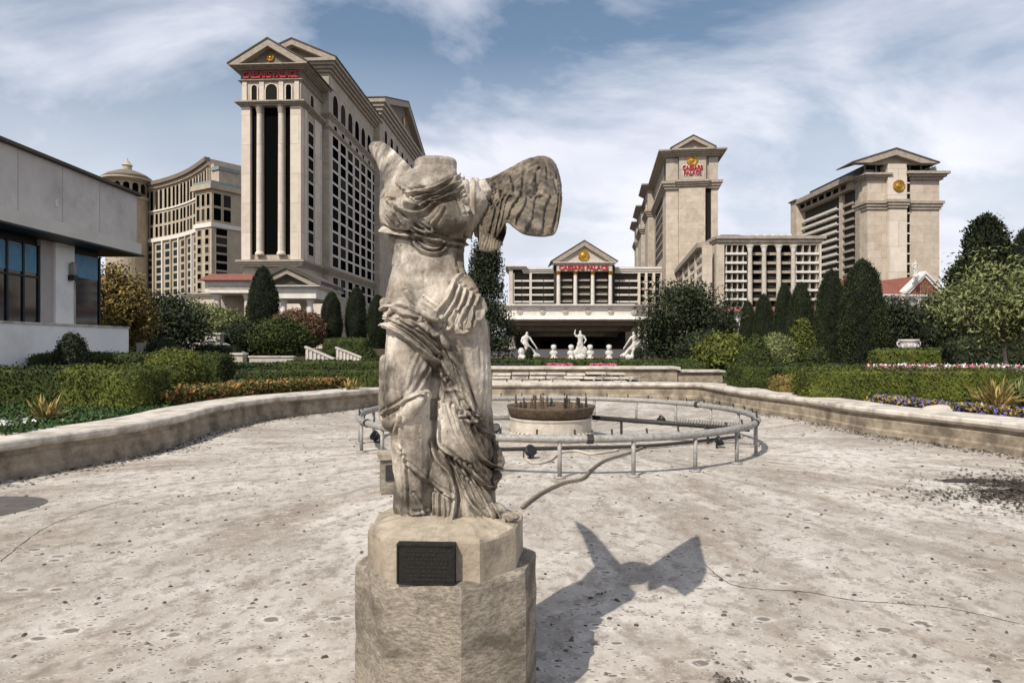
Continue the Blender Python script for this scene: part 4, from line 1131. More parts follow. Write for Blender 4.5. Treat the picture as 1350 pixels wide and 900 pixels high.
for cx, cy, ax, ay in ((7.0, 8.75, 1.0, .34), (6.4, 8.35, .85, .17), (6.75, 7.75, .95, .24), (6.1, 8.95, .6, .14), (7.0, 8.3, .8, .3)):
    r_ = random.Random(int(cx * 100)); q = [(cx + ax * math.cos(a) * r_.uniform(.55, 1.15), cy + ay * math.sin(a) * r_.uniform(.6, 1.2) - (cx - 7) * .1, .0045) for a in np.linspace(0, 6.283, 34, endpoint=False)]
    qq = MB(); qq.add(q, [tuple(range(len(q)))]); DP.append(qq)
mat('cast_shade', (.13, .115, .10), (.08, .07, .06), 5, .6); struct(mb.build('shade_and_silt_patch', 'cast_shade'))  # left sheet: cast shade put into a dark floor colour
mat('wet_silt', (.055, .036, .022), (.03, .021, .014), 7, .5)
for k_, q in enumerate(DP):
    for i_ in range(len(q.v)): q.v[i_] = (q.v[i_][0], q.v[i_][1], .004 + .002 * k_)
    struct(q.build('shade_and_silt_patch', 'wet_silt'))

# ------------------------------------------------------------------ building helpers
def MBtf(mb, T):
    mb.v = [tuple(T @ Vector(p)) for p in mb.v]; return mb
def arch_pts(w, h, arch, x=0, z=0):
    if not arch: return [(x - w / 2, 0, z), (x + w / 2, 0, z), (x + w / 2, 0, z + h), (x - w / 2, 0, z + h)]
    p = [(x - w / 2, 0, z), (x + w / 2, 0, z)]
    hh = h - w / 2
    for k in range(9):
        a = math.pi * k / 8; p.append((x + w / 2 * math.cos(a), 0, z + hh + w / 2 * math.sin(a)))
    return p
PANES = {}
def pane_mesh(w, h, arch, m):
    key = (round(w, 2), round(h, 2), arch, m)
    if key not in PANES:
        mb = MB(); mb.prism([(x, -.10, z) for x, y, z in arch_pts(w, h, arch)], (0, .25, 0)); PANES[key] = mb.mesh('window', m)
    return PANES[key]
def frame_mesh(w, h, arch, m, t, fd=.28):
    key = (round(w, 2), round(h, 2), arch, m, fd)
    if key not in PANES:
        mb = MB(); a = arch_pts(w, h, arch); b = arch_pts(w + 2 * t, h + 2 * t if not arch else h + t * 1.6, arch, 0, -t)
        n = len(a); vs = [(x, -fd, z) for x, y, z in a] + [(x, -fd, z) for x, y, z in b] + [(x, .0, z) for x, y, z in a] + [(x, .0, z) for x, y, z in b]
        fs = []
        for i in range(n):
            j = (i + 1) % n
            fs += [(i, j, n + j, n + i), (2 * n + i, 3 * n + i, 3 * n + j, 2 * n + j), (n + i, n + j, 3 * n + j, 3 * n + i), (i, 2 * n + i, 2 * n + j, j)]
        mb.add(vs, fs); PANES[key] = mb.mesh('window_frame', m)
    return PANES[key]
def windows(root, items, m='glass_dark', frame=None, ft=.35, limit=100, name='window', fd=.28):
    """items: (x, y, z, rotz, w, h, arch)"""
    for x, y, z, rz, w_, h_, ar in items[:limit]:
        o = link(name, pane_mesh(w_, h_, ar, m), root, (x, y, z), rz)
        if frame: link('window_frame', frame_mesh(w_, h_, ar, frame, ft, fd), o)
    rest = items[limit:]
    if rest:
        mb = MB()
        for x, y, z, rz, w_, h_, ar in rest:
            q = MB(); q.prism([(a, -.10, c) for a, b_, c in arch_pts(w_, h_, ar)], (0, .25, 0))
            MBtf(q, Matrix.Translation((x, y, z)) @ Matrix.Rotation(rz, 4, 'Z')); mb.add(q.v, q.f)
        mb.build('small_windows', m, root)['kind'] = 'stuff'
ID4 = Matrix.Identity(4)
def pediment(root, x0, x1, y, depth, zb, h, m='tower_trim', mt='tower_stone', mr='roof_dark', over=1.5, t=None, T=ID4, roof=True, proud=1.6):
    t = t or h * .28; xm = (x0 + x1) / 2; sl = h / ((x1 - x0) / 2 + over)
    X0, X1 = x0 - over, x1 + over
    q = MB().prism([(x0, y, zb), (x1, y, zb), (xm, y, zb + h - t * .5)], (0, 1.0, 0)); MBtf(q, T).build('tympanum', mt, root)
    a = t / sl
    q = MB().prism([(X0, y - proud, zb), (xm, y - proud, zb + h), (X1, y - proud, zb), (X1 - a, y - proud, zb), (xm, y - proud, zb + h - t), (X0 + a, y - proud, zb)], (0, proud + .4, 0)); MBtf(q, T).build('raking_cornice', m, root)
    q = MB().prism([(X0, y - proud - .2, zb - .25), (xm, y - proud - .2, zb + h + .03), (X1, y - proud - .2, zb - .25), (X1, y - proud - .2, zb + .08), (xm, y - proud - .2, zb + h + .4), (X0, y - proud - .2, zb + .08)], (0, depth + proud + .2, 0))
    q = MB().prism([(X0 - .25, y - proud - .2, zb + .02), (xm, y - proud - .2, zb + h + .05), (X1 + .25, y - proud - .2, zb + .02), (X1 + .25, y - proud - .2, zb + .45), (xm, y - proud - .2, zb + h + .55), (X0 - .25, y - proud - .2, zb + .45)], (0, (depth if roof else 1) + proud + .2, 0)); MBtf(q, T).build('roof', mr, root)
def cornice(root, x0, x1, y0, y1, z0, z1, over=1.2, m='tower_trim', name='cornice', steps=3):
    """moulded band round a rectangular body"""
    rows = []
    for k in range(steps):
        o = over * (k + 1) / steps; za = z0 + (z1 - z0) * k / steps; zb_ = z0 + (z1 - z0) * (k + 1) / steps
        rows += [(o, za + .001), (o, zb_)]
    rings = [[(x0 - o, y0 - o, z), (x1 + o, y0 - o, z), (x1 + o, y1 + o, z), (x0 - o, y1 + o, z)] for o, z in rows]
    return MB().loft(rings).build(name, m, root)
def column(root, x, y, z0, z1, r, m='tower_pale', mc='tower_trim', n=14, cap=True, gold=None):
    h = z1 - z0; c = min(h * .09, r * 2.6)
    o = MB().lathe([(r * 1.35, 0), (r * 1.35, r * .5), (r * 1.1, r * .9), (r, r * 1.2), (r * .95, h * .5), (r * .86, h - c)], (x, y, z0), n).build('column', m, root)
    MB().lathe([(r * .9, 0.003), (r * 1.0, c * .3), (r * 1.25, c * .7), (r * 1.5, c * .85), (r * 1.5, c)], (x, y, z1 - c), n).build('capital', gold or mc, o)
    return o
def medallion(root, x, y, z, r, T=ID4, m='gold'):
    prof = [(0, .25)]
    mb = MB(); n = 28
    rings = []
    for rr, d in ((r, 0), (r, -.3), (r * .86, -.36), (r * .8, -.22), (r * .62, -.3), (r * .5, -.22), (r * .3, -.42), (r * .05, -.5)):
        rings.append([(x + rr * (1 + .05 * math.cos(7 * 2 * math.pi * k / n) * (rr > r * .7)) * math.cos(2 * math.pi * k / n), y + d, z + rr * math.sin(2 * math.pi * k / n)) for k in range(n)])
    mb.loft(rings); MBtf(mb, T)
    return mb.build('medallion', m, root)
def lettering(root, text, x, y, z, width, height, m='sign_red', rz=0, depth=.25, name='sign_lettering', offset=.03, space=1.0):
    cu = bpy.data.curves.new('t', 'FONT'); cu.body = text; cu.align_x = 'CENTER'; cu.align_y = 'CENTER'; cu.extrude = .12; cu.offset = offset; cu.space_line = space
    o = bpy.data.objects.new('t', cu); COL.objects.link(o)
    ev = o.evaluated_get(bpy.context.evaluated_depsgraph_get()); me = bpy.data.meshes.new_from_object(ev)
    bpy.data.objects.remove(o); bpy.data.curves.remove(cu)
    vs = [v.co.copy() for v in me.vertices]
    x0, x1 = min(v.x for v in vs), max(v.x for v in vs); y0, y1 = min(v.y for v in vs), max(v.y for v in vs)
    for v in me.vertices:
        c = v.co.copy(); v.co = ((c.x - (x0 + x1) / 2) * width / (x1 - x0), -c.z / .12 * depth, (c.y - (y0 + y1) / 2) * height / (y1 - y0))
    me.name = name; me.materials.clear(); me.materials.append(MAT[m]); me.update()
    o = link(name, me, root, (x, y, z), rz)
    return o
BALC = {}
def balcony(root, x, y, z, w, rz=0, d=1.5, h=1.0, m='white_trim'):
    key = (round(w, 2), d, h, m)
    if key not in BALC:
        prof = [(0, 0), (-d, 0), (-d, h + .25), (-d + .18, h + .25), (-d + .18, .3), (0, .3)]
        BALC[key] = MB().prism([(-w / 2, a, b_) for a, b_ in prof], (w, 0, 0)).mesh('balcony', m)
    return link('balcony', BALC[key], root, (x, y, z), rz)

# ------------------------------------------------------------------ tall tower on the left
Y = 210.0; K = Y / F; zz = lambda p: PZ(p, Y) - GZ; lx = lambda p: (p - 318) * K
T1 = thing('hotel_tower', 'tallest cream hotel tower with pediments and dark glass strips between columns, left of the statue', 'tower', (PX(318, Y), Y, GZ), R(-3.2))
W1 = lx(398)
MB().box(0.02, W1 - .02, 1.4, 19.5, 0, zz(92)).build('wall', 'tower_stone', T1)
for a, b_ in ((318, 330), (384, 398)): MB().box(lx(a), lx(b_), 0, 3, zz(345), zz(141)).build('corner_pier', 'tower_pale', T1)
MB().box(lx(398) - 2.5, lx(398) + .25, 3.003, 5.2, zz(345), zz(141)).build('corner_pier', 'tower_pale', T1)
MB().box(lx(398) - 2.5, lx(398) + .25, 12, 19, zz(345), zz(141)).build('corner_pier', 'tower_pale', T1)
for a, b_ in ((330.4, 338), (346, 366), (375, 383.6)): windows(T1, [((lx(a) + lx(b_)) / 2, 1.38, zz(335), 0, lx(b_) - lx(a), zz(141) - zz(335), False)])
for p in (342, 371): column(T1, lx(p), .55, zz(336), zz(139), 1.0)
for p in (342, 371): MB().box(lx(p) - 1.1, lx(p) + 1.1, .9, 1.38, zz(336), zz(139)).build('pilaster', 'tower_stone', T1)
cornice(T1, 0, W1, 0, 19, zz(351), zz(343), 1.3)
cornice(T1, 0, W1, 0, 19, zz(140.5), zz(135), 1.6)
MB().box(0, W1, 0, 1.39, zz(135) + .01, zz(107)).build('arcade_wall', 'tower_stone', T1)
windows(T1, [(lx(336), 0, zz(134), 0, 1.7, zz(113) - zz(134), True), (lx(359), 0, zz(134), 0, 3.6, zz(112) - zz(134), True), (lx(382), 0, zz(134), 0, 1.7, zz(113) - zz(134), True)], frame='tower_pale', ft=.35)
windows(T1, [(W1 - .02, 9.5, zz(134), R(90), 3.2, zz(113) - zz(134), True)], frame='tower_pale', ft=.35)
for p in (323, 346, 372, 393): MB().box(lx(p) - .7, lx(p) + .7, -.35, -.003, zz(134.5), zz(108)).build('pilaster', 'tower_pale', T1)
cornice(T1, 0, W1, 0, 19, zz(109), zz(106.5), .8)
MB().box(-.1, W1 + .1, -.1, 19.3, zz(106.4), zz(93.5)).build('frieze', 'tower_dark', T1)
cornice(T1, 0, W1, 0, 18.5, zz(94), zz(89), 2.8, steps=4)
pediment(T1, -1, W1 + 1, -.4, 22, zz(88.8), zz(58) - zz(89.5), 'tower_trim', 'tower_dark', over=2.0, proud=2.2)
medallion(T1, W1 / 2, -.5, zz(78), 1.25)
lettering(T1, 'CAESARS PALACE', W1 / 2, -.38, zz(100), W1 * .92, 2.1)
items = []
zt = zz(150)
h_ = (zt - zz(334)) / 11
for k in range(11): items.append((W1 + .0, 8.7, zz(334) + k * h_ + .3, R(90), 4.6, h_ - .7, False))
windows(T1, items, frame='tower_pale', ft=.3, fd=.13)
# main slab
xr = W1 + 2.3; xl = -2.3; y0 = 19.52; y1 = 78
zs = lambda p: CAMZ - GZ + (HY - p) / F * 229.0
MB().box(xl, xr, y0, y1, 0, zs(88)).build('main_wall', 'tower_stone', T1)
cornice(T1, xl, xr, y0, y1, zs(157), zs(150), 1.0)
cornice(T1, xl, xr, y0, y1, zs(171), zs(167), .6)
cornice(T1, xl, xr, y0, y1, zs(362), zs(353), 1.2)
cornice(T1, xl, xr, y0, y1, zs(97), zs(82), 3.2, steps=4)
pediment(T1, xl, xr, y0 - .3, y1 - y0, zs(81.5), zs(57) - zs(82), 'tower_trim', 'tower_dark', over=3.2, proud=2.5)
big = []; sm_ = []
for c in range(8):
    t = 26.4 + 8.75 * c
    sm_.append((xr, t, zs(147), R(90), 5.6, zs(118) - zs(147), True))
for c in range(8):
    t = 26.4 + 8.75 * c
    sm_.append((xr, t, zs(166), R(90), 3.0, zs(159) - zs(166), False))
rh = (zs(173) - zs(351)) / 11
for rr in range(11):
    for c in range(7):
        big.append((xr, 26.4 + 8.75 * c, zs(351) + rr * rh + .35, R(90), 6.3, rh - .75, False))
windows(T1, big, frame='white_trim', ft=.34, fd=.13)
windows(T1, sm_, frame='tower_pale', ft=.4, fd=.13)
windows(T1, [(xr, 26.4 + 8.75 * c, zs(388) + rr * 3.4, R(90), 5.6, 2.8, False) for rr in range(2) for c in range(7)], frame='white_trim', ft=.3, fd=.13)
for c in range(9): MB().box(xr + .02, xr + .10, 21.6 + 8.75 * c - .5, 21.6 + 8.75 * c + .5, zs(352), zs(172)).build('pilaster', 'tower_pale', T1)
# far gabled block
T90 = Matrix.Rotation(R(90), 4, 'Z')
MB().box(xl, xr + 2.5, 78.02, 168, 0, 103).build('gabled_block', 'tower_stone', T1)
cornice(T1, xl, xr + 2.5, 78.02, 168, 98, 104, 3.0, steps=4)
pediment(T1, 78.02, 168, -(xr + 2.5) - .3, 20, 104.2, 15, 'tower_trim', 'tower_dark', over=3.0, proud=2.5, T=T90, t=2.5)
medallion(T1, 123, -(xr + 2.5) - .5, 110, 2.2, T90)
windows(T1, [(xr + 2.5, 88 + 11 * k, 84.5, R(90), 5, 10, True) for k in range(8)], frame='tower_pale', ft=.5)
cornice(T1, xl, xr + 2.5, 78.02, 168, 80, 82.5, 1.0)
# podium
MB().box(-16, 30, -4, -.8, 0, 17).build('podium', 'tower_pale', T1)
cornice(T1, -16, 30, -4, -.8, 15.6, 17.2, .9)

# ------------------------------------------------------------------ distant resort with turret
RB = thing('resort_hotel', 'distant tan curved resort hotel with rows of windows and a round lantern turret', 'hotel', (PX(179, 590), 590, GZ), 0)
P0 = Vector((0, 0, 0)); P1 = Vector((PX(276, 500) - PX(179, 590), -90, 0))
ctl = [P0 + (P1 - P0) * t + Vector((.62, .78, 0)).normalized() * (8 * math.sin(math.pi * t)) for t in np.linspace(0, 1, 11)]
fw = [(p.x, p.y) for p in ctl]
dep = Vector((24, 32))
poly = fw + [(x + dep.x, y + dep.y) for x, y in reversed(fw)]
def zr(py, t): Yt = 590 - 90 * t; return CAMZ - GZ + (HY - py) / F * Yt
HT = 138.0
MB().prism([(x, y, 0) for x, y in poly], (0, 0, HT)).build('wall', 'resort_stone', RB)
def band(z0, z1, o, name='cornice', m='white_trim', src=None):
    a = src or fw; d = Vector((a[-1][0] - a[0][0], a[-1][1] - a[0][1])).normalized(); nr = Vector((d.y, -d.x))
    q = [(x + nr.x * o, y + nr.y * o) for x, y in a] + [(x + nr.x * -.5, y + nr.y * -.5) for x, y in reversed(a)]
    return MB().prism([(x, y, z0) for x, y in q], (0, 0, z1 - z0)).build(name, m, RB)
band(88, 91, 1.5); band(133, 135.5, 1.6, m='resort_stone'); band(135.6, HT + .8, 3.5, 'eave', 'tower_dark'); band(113.5, 114.8, .8)
lo = []; up = []
nrm0 = Vector((P1.y, -P1.x, 0)).normalized()
for b_ in range(10):
    p = ctl[b_].lerp(ctl[b_ + 1], .5); d = (ctl[b_ + 1] - ctl[b_]).normalized(); rz = math.atan2(d.y, d.x); bwid = (ctl[b_ + 1] - ctl[b_]).length
    nn = Vector((d.y, -d.x, 0))
    q = p + nn * .15
    for rr in range(8): lo.append((q.x, q.y, 36.5 + rr * 6.35, rz, bwid * .50, 4.3, False))
    for s_ in (-.23, .23):
        q2 = q + d * bwid * s_
        up.append((q2.x, q2.y, 114.9, rz, bwid * .26, 16.5, True)); up.append((q2.x, q2.y, 92.3, rz, bwid * .26, 8.5, False)); up.append((q2.x, q2.y, 103, rz, bwid * .26, 8.5, False))
    e = ctl[b_] + nn * .6
    MB().box(-.9, .9, -.9, .6, 20, 88).build('pilaster', 'white_trim' if b_ % 2 else 'resort_stone', RB, loc=None).matrix_local = Matrix.Translation(e) @ Matrix.Rotation(rz, 4, 'Z')
windows(RB, up, limit=40); windows(RB, lo, 'glass_blue', limit=60)
# end pavilion
ex, ey = P1.x, P1.y
EP = Matrix.Translation((ex - 9, ey - 2.5, 0)) @ Matrix.Rotation(R(-32), 4, 'Z')
def ebox(name, m, *a): return MBtf(MB().box(*a), EP).build(name, m, RB)
ebox('end_pavilion', 'resort_stone', 0, 19, 0, 30, 0, 113)
ebox('pavilion_cornice', 'white_trim', -1, 20, -1, 31, 86, 89); ebox('pavilion_eave', 'resort_stone', -2.5, 21.5, -2.5, 32, 113.01, 116.5)
ebox('pavilion_roof', 'roof_teal', -1, 20, -1, 30, 116.51, 119)
ebox('attic_block', 'resort_stone', 1, 10, 8, 18, 119.01, 134); ebox('attic_block', 'resort_stone', 11, 19, 6, 22, 119.01, 128); ebox('attic_roof', 'roof_teal', 10.5, 20, 5, 23, 128.01, 130.5)
ei = []
for c in range(3):
    for rr in range(2): ei.append((3.5 + 6 * c, 0, 91 + 10.5 * rr, 0, 3.6, 8.6, False))
for rr in range(8):
    for c in range(2): ei.append((5 + 9 * c, 0, 36 + 6.3 * rr, 0, 4.2, 4.4, False))
T_ = []
for x, y, z, rz, a, b_, c in ei:
    p = EP @ Vector((x, y - .05, z)); T_.append((p.x, p.y, p.z, R(-32), a, b_, c))
for rr in range(9):
    p = EP @ Vector((19.05, 8, 31 + 6.2 * rr)); T_.append((p.x, p.y, p.z, R(58), 9.0, 4.8, False))
for rr in range(2):
    for c in (3.5, 11.5):
        p = EP @ Vector((19.05, c + 1, 91 + 10.5 * rr)); T_.append((p.x, p.y, p.z, R(58), 6.0, 8.8, False))
windows(RB, T_, frame='resort_stone', ft=.5)
# lantern turret
tz = 116; tx, ty = PX(168, 575) - PX(179, 590), -15
MB().lathe([(16, 0), (16, tz + 6), (17.5, tz + 7), (17.5, tz + 9), (15, tz + 9.5), (15, tz + 21), (17, tz + 22), (20, tz + 23), (20, tz + 24.5)], (tx, ty, 0), 36).build('turret', 'resort_stone', RB)
MB().lathe([(20.2, tz + 24.6), (15, tz + 28.5), (8, tz + 31.5), (3.6, tz + 33)], (tx, ty, 0), 36).build('turret_roof', 'tower_dark', RB, True)
MB().lathe([(3.4, tz + 33.05), (3.4, tz + 36), (4.2, tz + 36.5), (2.4, tz + 38.5), (.5, tz + 41), (.2, tz + 43)], (tx, ty, 0), 16).build('finial', 'resort_stone', RB)
windows(RB, [(tx + 15.05 * math.cos(a), ty + 15.05 * math.sin(a), tz + 11.5, a + math.pi / 2, 4.6, 8.5, True) for a in [R(-90 + 26 * (k - 3)) for k in range(7)]], name='turret_window')

# ------------------------------------------------------------------ white modern building on the left
WX = -17.5
wb = thing('white_building', 'white modern low building with dark windows and deep overhanging roof band', 'building', (WX, 30, GZ))
z_ = lambda z: z - GZ
yw = lambda px: WX * F / (px - 675) - 30          # local y of a photo column on the wall plane
MB().box(-14, 0, -30, yw(134), 0, z_(2.5)).build('lower_wall', 'stucco_white', wb)
MB().box(-14, -.15, -30, yw(134), z_(2.5), z_(5.9)).build('recessed_wall', 'frame_black', wb)
MB().box(-14, .35, -30, 31.2 - 30, z_(6.30), z_(8.62)).build('upper_wall', 'stucco_grey', wb)
MB().box(-14.2, .55, -30.2, 31.4 - 30, z_(8.625), z_(8.74)).build('roof_edge', 'roof_dark', wb)
MB().box(-14, 1.0, -30, 30.4 - 30, z_(5.82), z_(6.295)).build('overhang_band', 'fascia', wb)
MB().box(-14, 1.08, -30, 30.5 - 30, z_(5.74), z_(5.815)).build('overhang_lip', 'frame_black', wb)
MB().box(-.145, .10, yw(70), yw(95), z_(2.5) + .003, z_(5.735)).build('pier', 'stucco_white', wb)
MB().box(-.145, -.01, yw(54), yw(69), z_(2.5) + .003, z_(5.735)).build('pier', 'pier_beige', wb)
def glazing(a, b_, zt, cols, rows, name='window'):
    ya, yb = yw(a), yw(b_)
    o = MB().box(-.12, -.08, ya, yb, z_(2.56), z_(zt)).build(name, 'glass_blue', wb)
    MB().box(-.078, -.07, ya + .1, yb - .1, z_(zt) - (1.0 if cols > 1 else .95), z_(zt) - .03).build('blind', 'shade_blue', o)
    for k in range(cols + 1):
        y = ya + (yb - ya) * k / cols; MB().box(-.069, -.03, y - .045, y + .045, z_(2.52), z_(zt) + .05).build('mullion', 'frame_black', o)
    for k in rows: MB().box(-.068, -.035, ya, yb, z_(k) - .035, z_(k) + .035).build('transom', 'frame_black', o)
for p_ in (-60, 10, 70, 120): MB().box(.352, .36, yw(p_), yw(p_) + .03, z_(6.31), z_(8.6)).build('wall_joint', 'pier_beige', wb)
MB().box(.353, .375, yw(60), yw(64), z_(7.0), z_(7.3)).build('vent', 'fascia', wb)
glazing(-90, -14, 5.45, 3, (4.3,)); glazing(-12, 53, 5.45, 3, (4.3,)); glazing(96, 133, 5.5, 1, (2.6,))
lamp = MB(); lamp.box(.10, .34, yw(86), yw(92), z_(4.35), z_(4.55)); lamp.build('wall_lamp', 'frame_black', wb)
MB().lathe([(.08, 0), (.12, .1), (.12, .42), (.06, .52)], (.22, yw(89), z_(4.553)), 12).build('wall_camera', 'steel', wb)
MB().box(.12, .16, yw(94), yw(94.6), z_(2.55), z_(4.3)).build('conduit', 'garden_stone', wb)
tw = thing('terrace_wall', 'plain white parapet wall in front of the modern building', 'wall', (WX + .8, 20, GZ))
MB().box(0, .25, -12, 9.3, 0, 2.10).build('wall_body', 'stucco_white', tw)
MB().box(-2.2, -.003, 9.05, 9.3, 0, 2.10).build('return_wall', 'stucco_white', tw)
MB().box(-.03, .29, -12, 9.33, 2.103, 2.17).build('capping', 'coping', tw)

# ------------------------------------------------------------------ low curving palace wing in the middle
Y = 320.0; K = Y / F
CW = thing('palace_wing', 'low palace wing with balconies and a gold trimmed central pediment behind the white statues', 'building', (PX(768, Y), Y, GZ))
lx = lambda p: (p - 768) * K; zz = lambda p: PZ(p, Y) - GZ
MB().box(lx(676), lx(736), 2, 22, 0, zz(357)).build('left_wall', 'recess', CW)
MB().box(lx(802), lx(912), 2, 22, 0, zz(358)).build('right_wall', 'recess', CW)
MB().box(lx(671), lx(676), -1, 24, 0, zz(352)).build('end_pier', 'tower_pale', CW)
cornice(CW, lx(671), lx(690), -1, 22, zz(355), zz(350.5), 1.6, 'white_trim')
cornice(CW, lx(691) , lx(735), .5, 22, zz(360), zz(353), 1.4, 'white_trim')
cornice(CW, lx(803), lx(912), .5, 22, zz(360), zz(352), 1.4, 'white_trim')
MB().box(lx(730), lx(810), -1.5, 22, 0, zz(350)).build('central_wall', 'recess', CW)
fh = (zz(362) - zz(408)) / 5
for f in range(5):
    z = zz(408) + f * fh
    for a, b_ in ((677, 699), (700, 733)): 
        for q in range(2): balcony(CW, lx(a + (b_ - a) * (q + .5) / 2), 1.95, z, (b_ - a) / 2 * K - .35, m='white_trim', d=2.2, h=.5)
    for a, b_ in ((804, 842),):
        for q in range(3): balcony(CW, lx(a + (b_ - a) * (q + .5) / 3), 1.95, z, (b_ - a) / 3 * K - .35, m='white_trim', d=2.2, h=.5)
    for q in range(3): balcony(CW, lx(742.5 + 23 * q + 3.3), -1.55, z, 5.6, m='tower_trim', d=1.2, h=.6)
    for q in range(2): balcony(CW, lx(880 + 15 * q), 1.95, z, 14.4 * K - .3, m='white_trim', d=2.2, h=.5)
for p in (676.5, 699.5, 733.5, 803.5, 842.5, 852, 862, 872.5, 888): MB().box(lx(p) - .55, lx(p) + .55, -.3, 1.99, 0, zz(360) - .02).build('pilaster', 'tower_pale', CW)
windows(CW, [(lx(847.3 + 9.9 * c), 1.9, zz(408) + f * fh + .4, 0, 2.5, fh - .8, f == 4) for c in range(3) for f in range(5)], frame='white_trim', ft=.3)
for p in (735.5, 757.5, 780, 803): column(CW, lx(p), -4.2, zz(412), zz(359), .95, 'white_trim', gold='gold')
MB().box(lx(733), lx(805), -5.4, 2, zz(358.9), zz(350)).build('entablature', 'garden_stone', CW)
lettering(CW, 'CAESARS PALACE', 0, -5.55, zz(354.4), 64 * K, 2.3)
cornice(CW, lx(731), lx(807), -5.6, 3, zz(350), zz(347.5), 1.0, 'white_trim')
pediment(CW, lx(729), lx(808), -5.2, 22, zz(347.2), zz(320.5) - zz(347.2), 'tower_trim', 'garden_stone', over=1.2, proud=1.4, t=2.2)
medallion(CW, 0, -5.3, zz(339), 2.6)

# porte-cochere in front of it
Y = 230.0; K = Y / F
pc = thing('entrance_canopy', 'wide flat roofed entrance canopy with a rosette frieze and dark open interior', 'canopy', (PX(757, Y), Y, GZ))
lx = lambda p: (p - 757) * K; zz = lambda p: PZ(p, Y) - GZ
def octa(x0, x1, y0, y1, c, z): return [(x0 + c, y0, z), (x1 - c, y0, z), (x1, y0 + c, z), (x1, y1, z), (x0, y1, z), (x0, y0 + c, z)]
X0, X1 = lx(653), lx(861)
MB().loft([octa(X0 + 1, X1 - 1, 0, 40, 6, zz(417)), octa(X0 + 1, X1 - 1, 0, 40, 6, zz(404))]).build('frieze', 'white_trim', pc)
MB().loft([octa(X0 - .8, X1 + .8, -1.8, 41, 7, zz(423)), octa(X0 - 1.5, X1 + 1.5, -2.5, 41, 7, zz(421)), octa(X0 - .2, X1 + .2, -1.2, 41, 6.5, zz(417) - .01)]).build('lower_cornice', 'white_trim', pc)
MB().loft([octa(X0 + .5, X1 - .5, -.5, 40, 6, zz(404) + .01), octa(X0 - .6, X1 + .6, -1.6, 41, 7, zz(402.5)), octa(X0 - .6, X1 + .6, -1.6, 41, 7, zz(401))]).build('upper_cornice', 'white_trim', pc)
for k, (p, q) in enumerate(((423.1, 429), (429.1, 436), (436.1, 443))):
    MB().loft([octa(X0 + 1.5 + 4 * k, X1 - 1.5 - 4 * k, 1 + 5 * k, 40, 6, zz(q)), octa(X0 + .8 + 4 * k, X1 - .8 - 4 * k, .2 + 5 * k, 40, 6, zz(p))]).build('ceiling_tier', 'tower_dark', pc)
for k in range(6): medallion(pc, lx(685 + 30 * k), -.02, zz(410.5), 1.0, m='garden_stone')
MB().box(X0 + 3, X1 - 3, 38, 39.5, 0, zz(430)).build('back_wall', 'recess', pc)
for k in range(5): MB().box(lx(690 + 28 * k), lx(706 + 28 * k), 37.7, 37.99, .05, zz(448)).build('door', 'glass_dark', pc)
for p in (664, 675, 842, 853): column(pc, lx(p), 5, 0, zz(443), 1.1, 'garden_stone')
MB().box(lx(668), lx(680), 7, 10, 0, zz(443.1)).build('pier', 'pier_beige', pc)
# ------------------------------------------------------------------ balcony block right of centre
Y = 212.0; K = Y / F
db = thing('balcony_block', 'seven storey pale block with stacked balconies and tall columns behind the cypresses', 'building', (PX(944, Y), Y, GZ))
lx = lambda p: (p - 944) * K; zz = lambda p: PZ(p, Y) - GZ
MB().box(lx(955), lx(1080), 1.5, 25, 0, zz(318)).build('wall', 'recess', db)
MB().box(0, lx(954.5), -.3, 25, 0, zz(322)).build('pale_pier', 'pale_panel', db)
cornice(db, lx(949), lx(1080), .2, 24, zz(323), zz(311.5), 1.6, 'tower_trim')
fh = (zz(324) - zz(408)) / 7
bx = MB()
for f in range(7):
    z = zz(408) + f * fh
    balcony(db, lx(969.5), 1.4, z, 28 * K, d=2.2, h=.42); balcony(db, lx(1063), 1.4, z, 31 * K, d=2.2, h=.42)
    for q in range(4): MB().box(lx(957 + 7.4 * q), lx(957 + 7.4 * q) + .18, -.35, 1.39, z + .68, z + fh - .02).build('balcony_divider', 'garden_stone', db)
    for q in range(4): MB().box(lx(1049 + 9 * q), lx(1049 + 9 * q) + .18, -.35, 1.39, z + .68, z + fh - .02).build('balcony_divider', 'garden_stone', db)
    for c in range(3): balcony(db, lx(997.2 + 19.3 * c), 1.4, z, 3.7, d=.8, h=.6, m='tower_trim')
for p in (988, 1006.5, 1025.7, 1045): column(db, lx(p), -.5, zz(408), zz(324), .75, 'garden_stone', 'white_trim')
for f in range(7): windows(db, [(lx(997.2 + 19.3 * c), 1.4, zz(408) + f * fh + 1.2, 0, 2.8, 1.4, False) for c in range(3)])
MB().box(lx(1079), lx(1081), -1, 24, 0, zz(322)).build('end_pier', 'tower_pale', db)
MB().prism([(lx(951), 0, zz(311)), (lx(984), 0, zz(311)), (lx(979), 5, zz(306)), (lx(957), 5, zz(306))], (0, 14, 0)).build('hip_roof', 'roof_dark', db)
MB().prism([(lx(992), 1, zz(311)), (lx(1050), 1, zz(311)), (lx(1046), 6, zz(306)), (lx(998), 6, zz(306))], (0, 12, 0)).build('hip_roof', 'roof_teal', db)
for k in range(5): MB().box(lx(998 + 11 * k), lx(1003 + 11 * k), 2, 5, zz(310.9), zz(307)).build('roof_unit', 'white_trim', db)
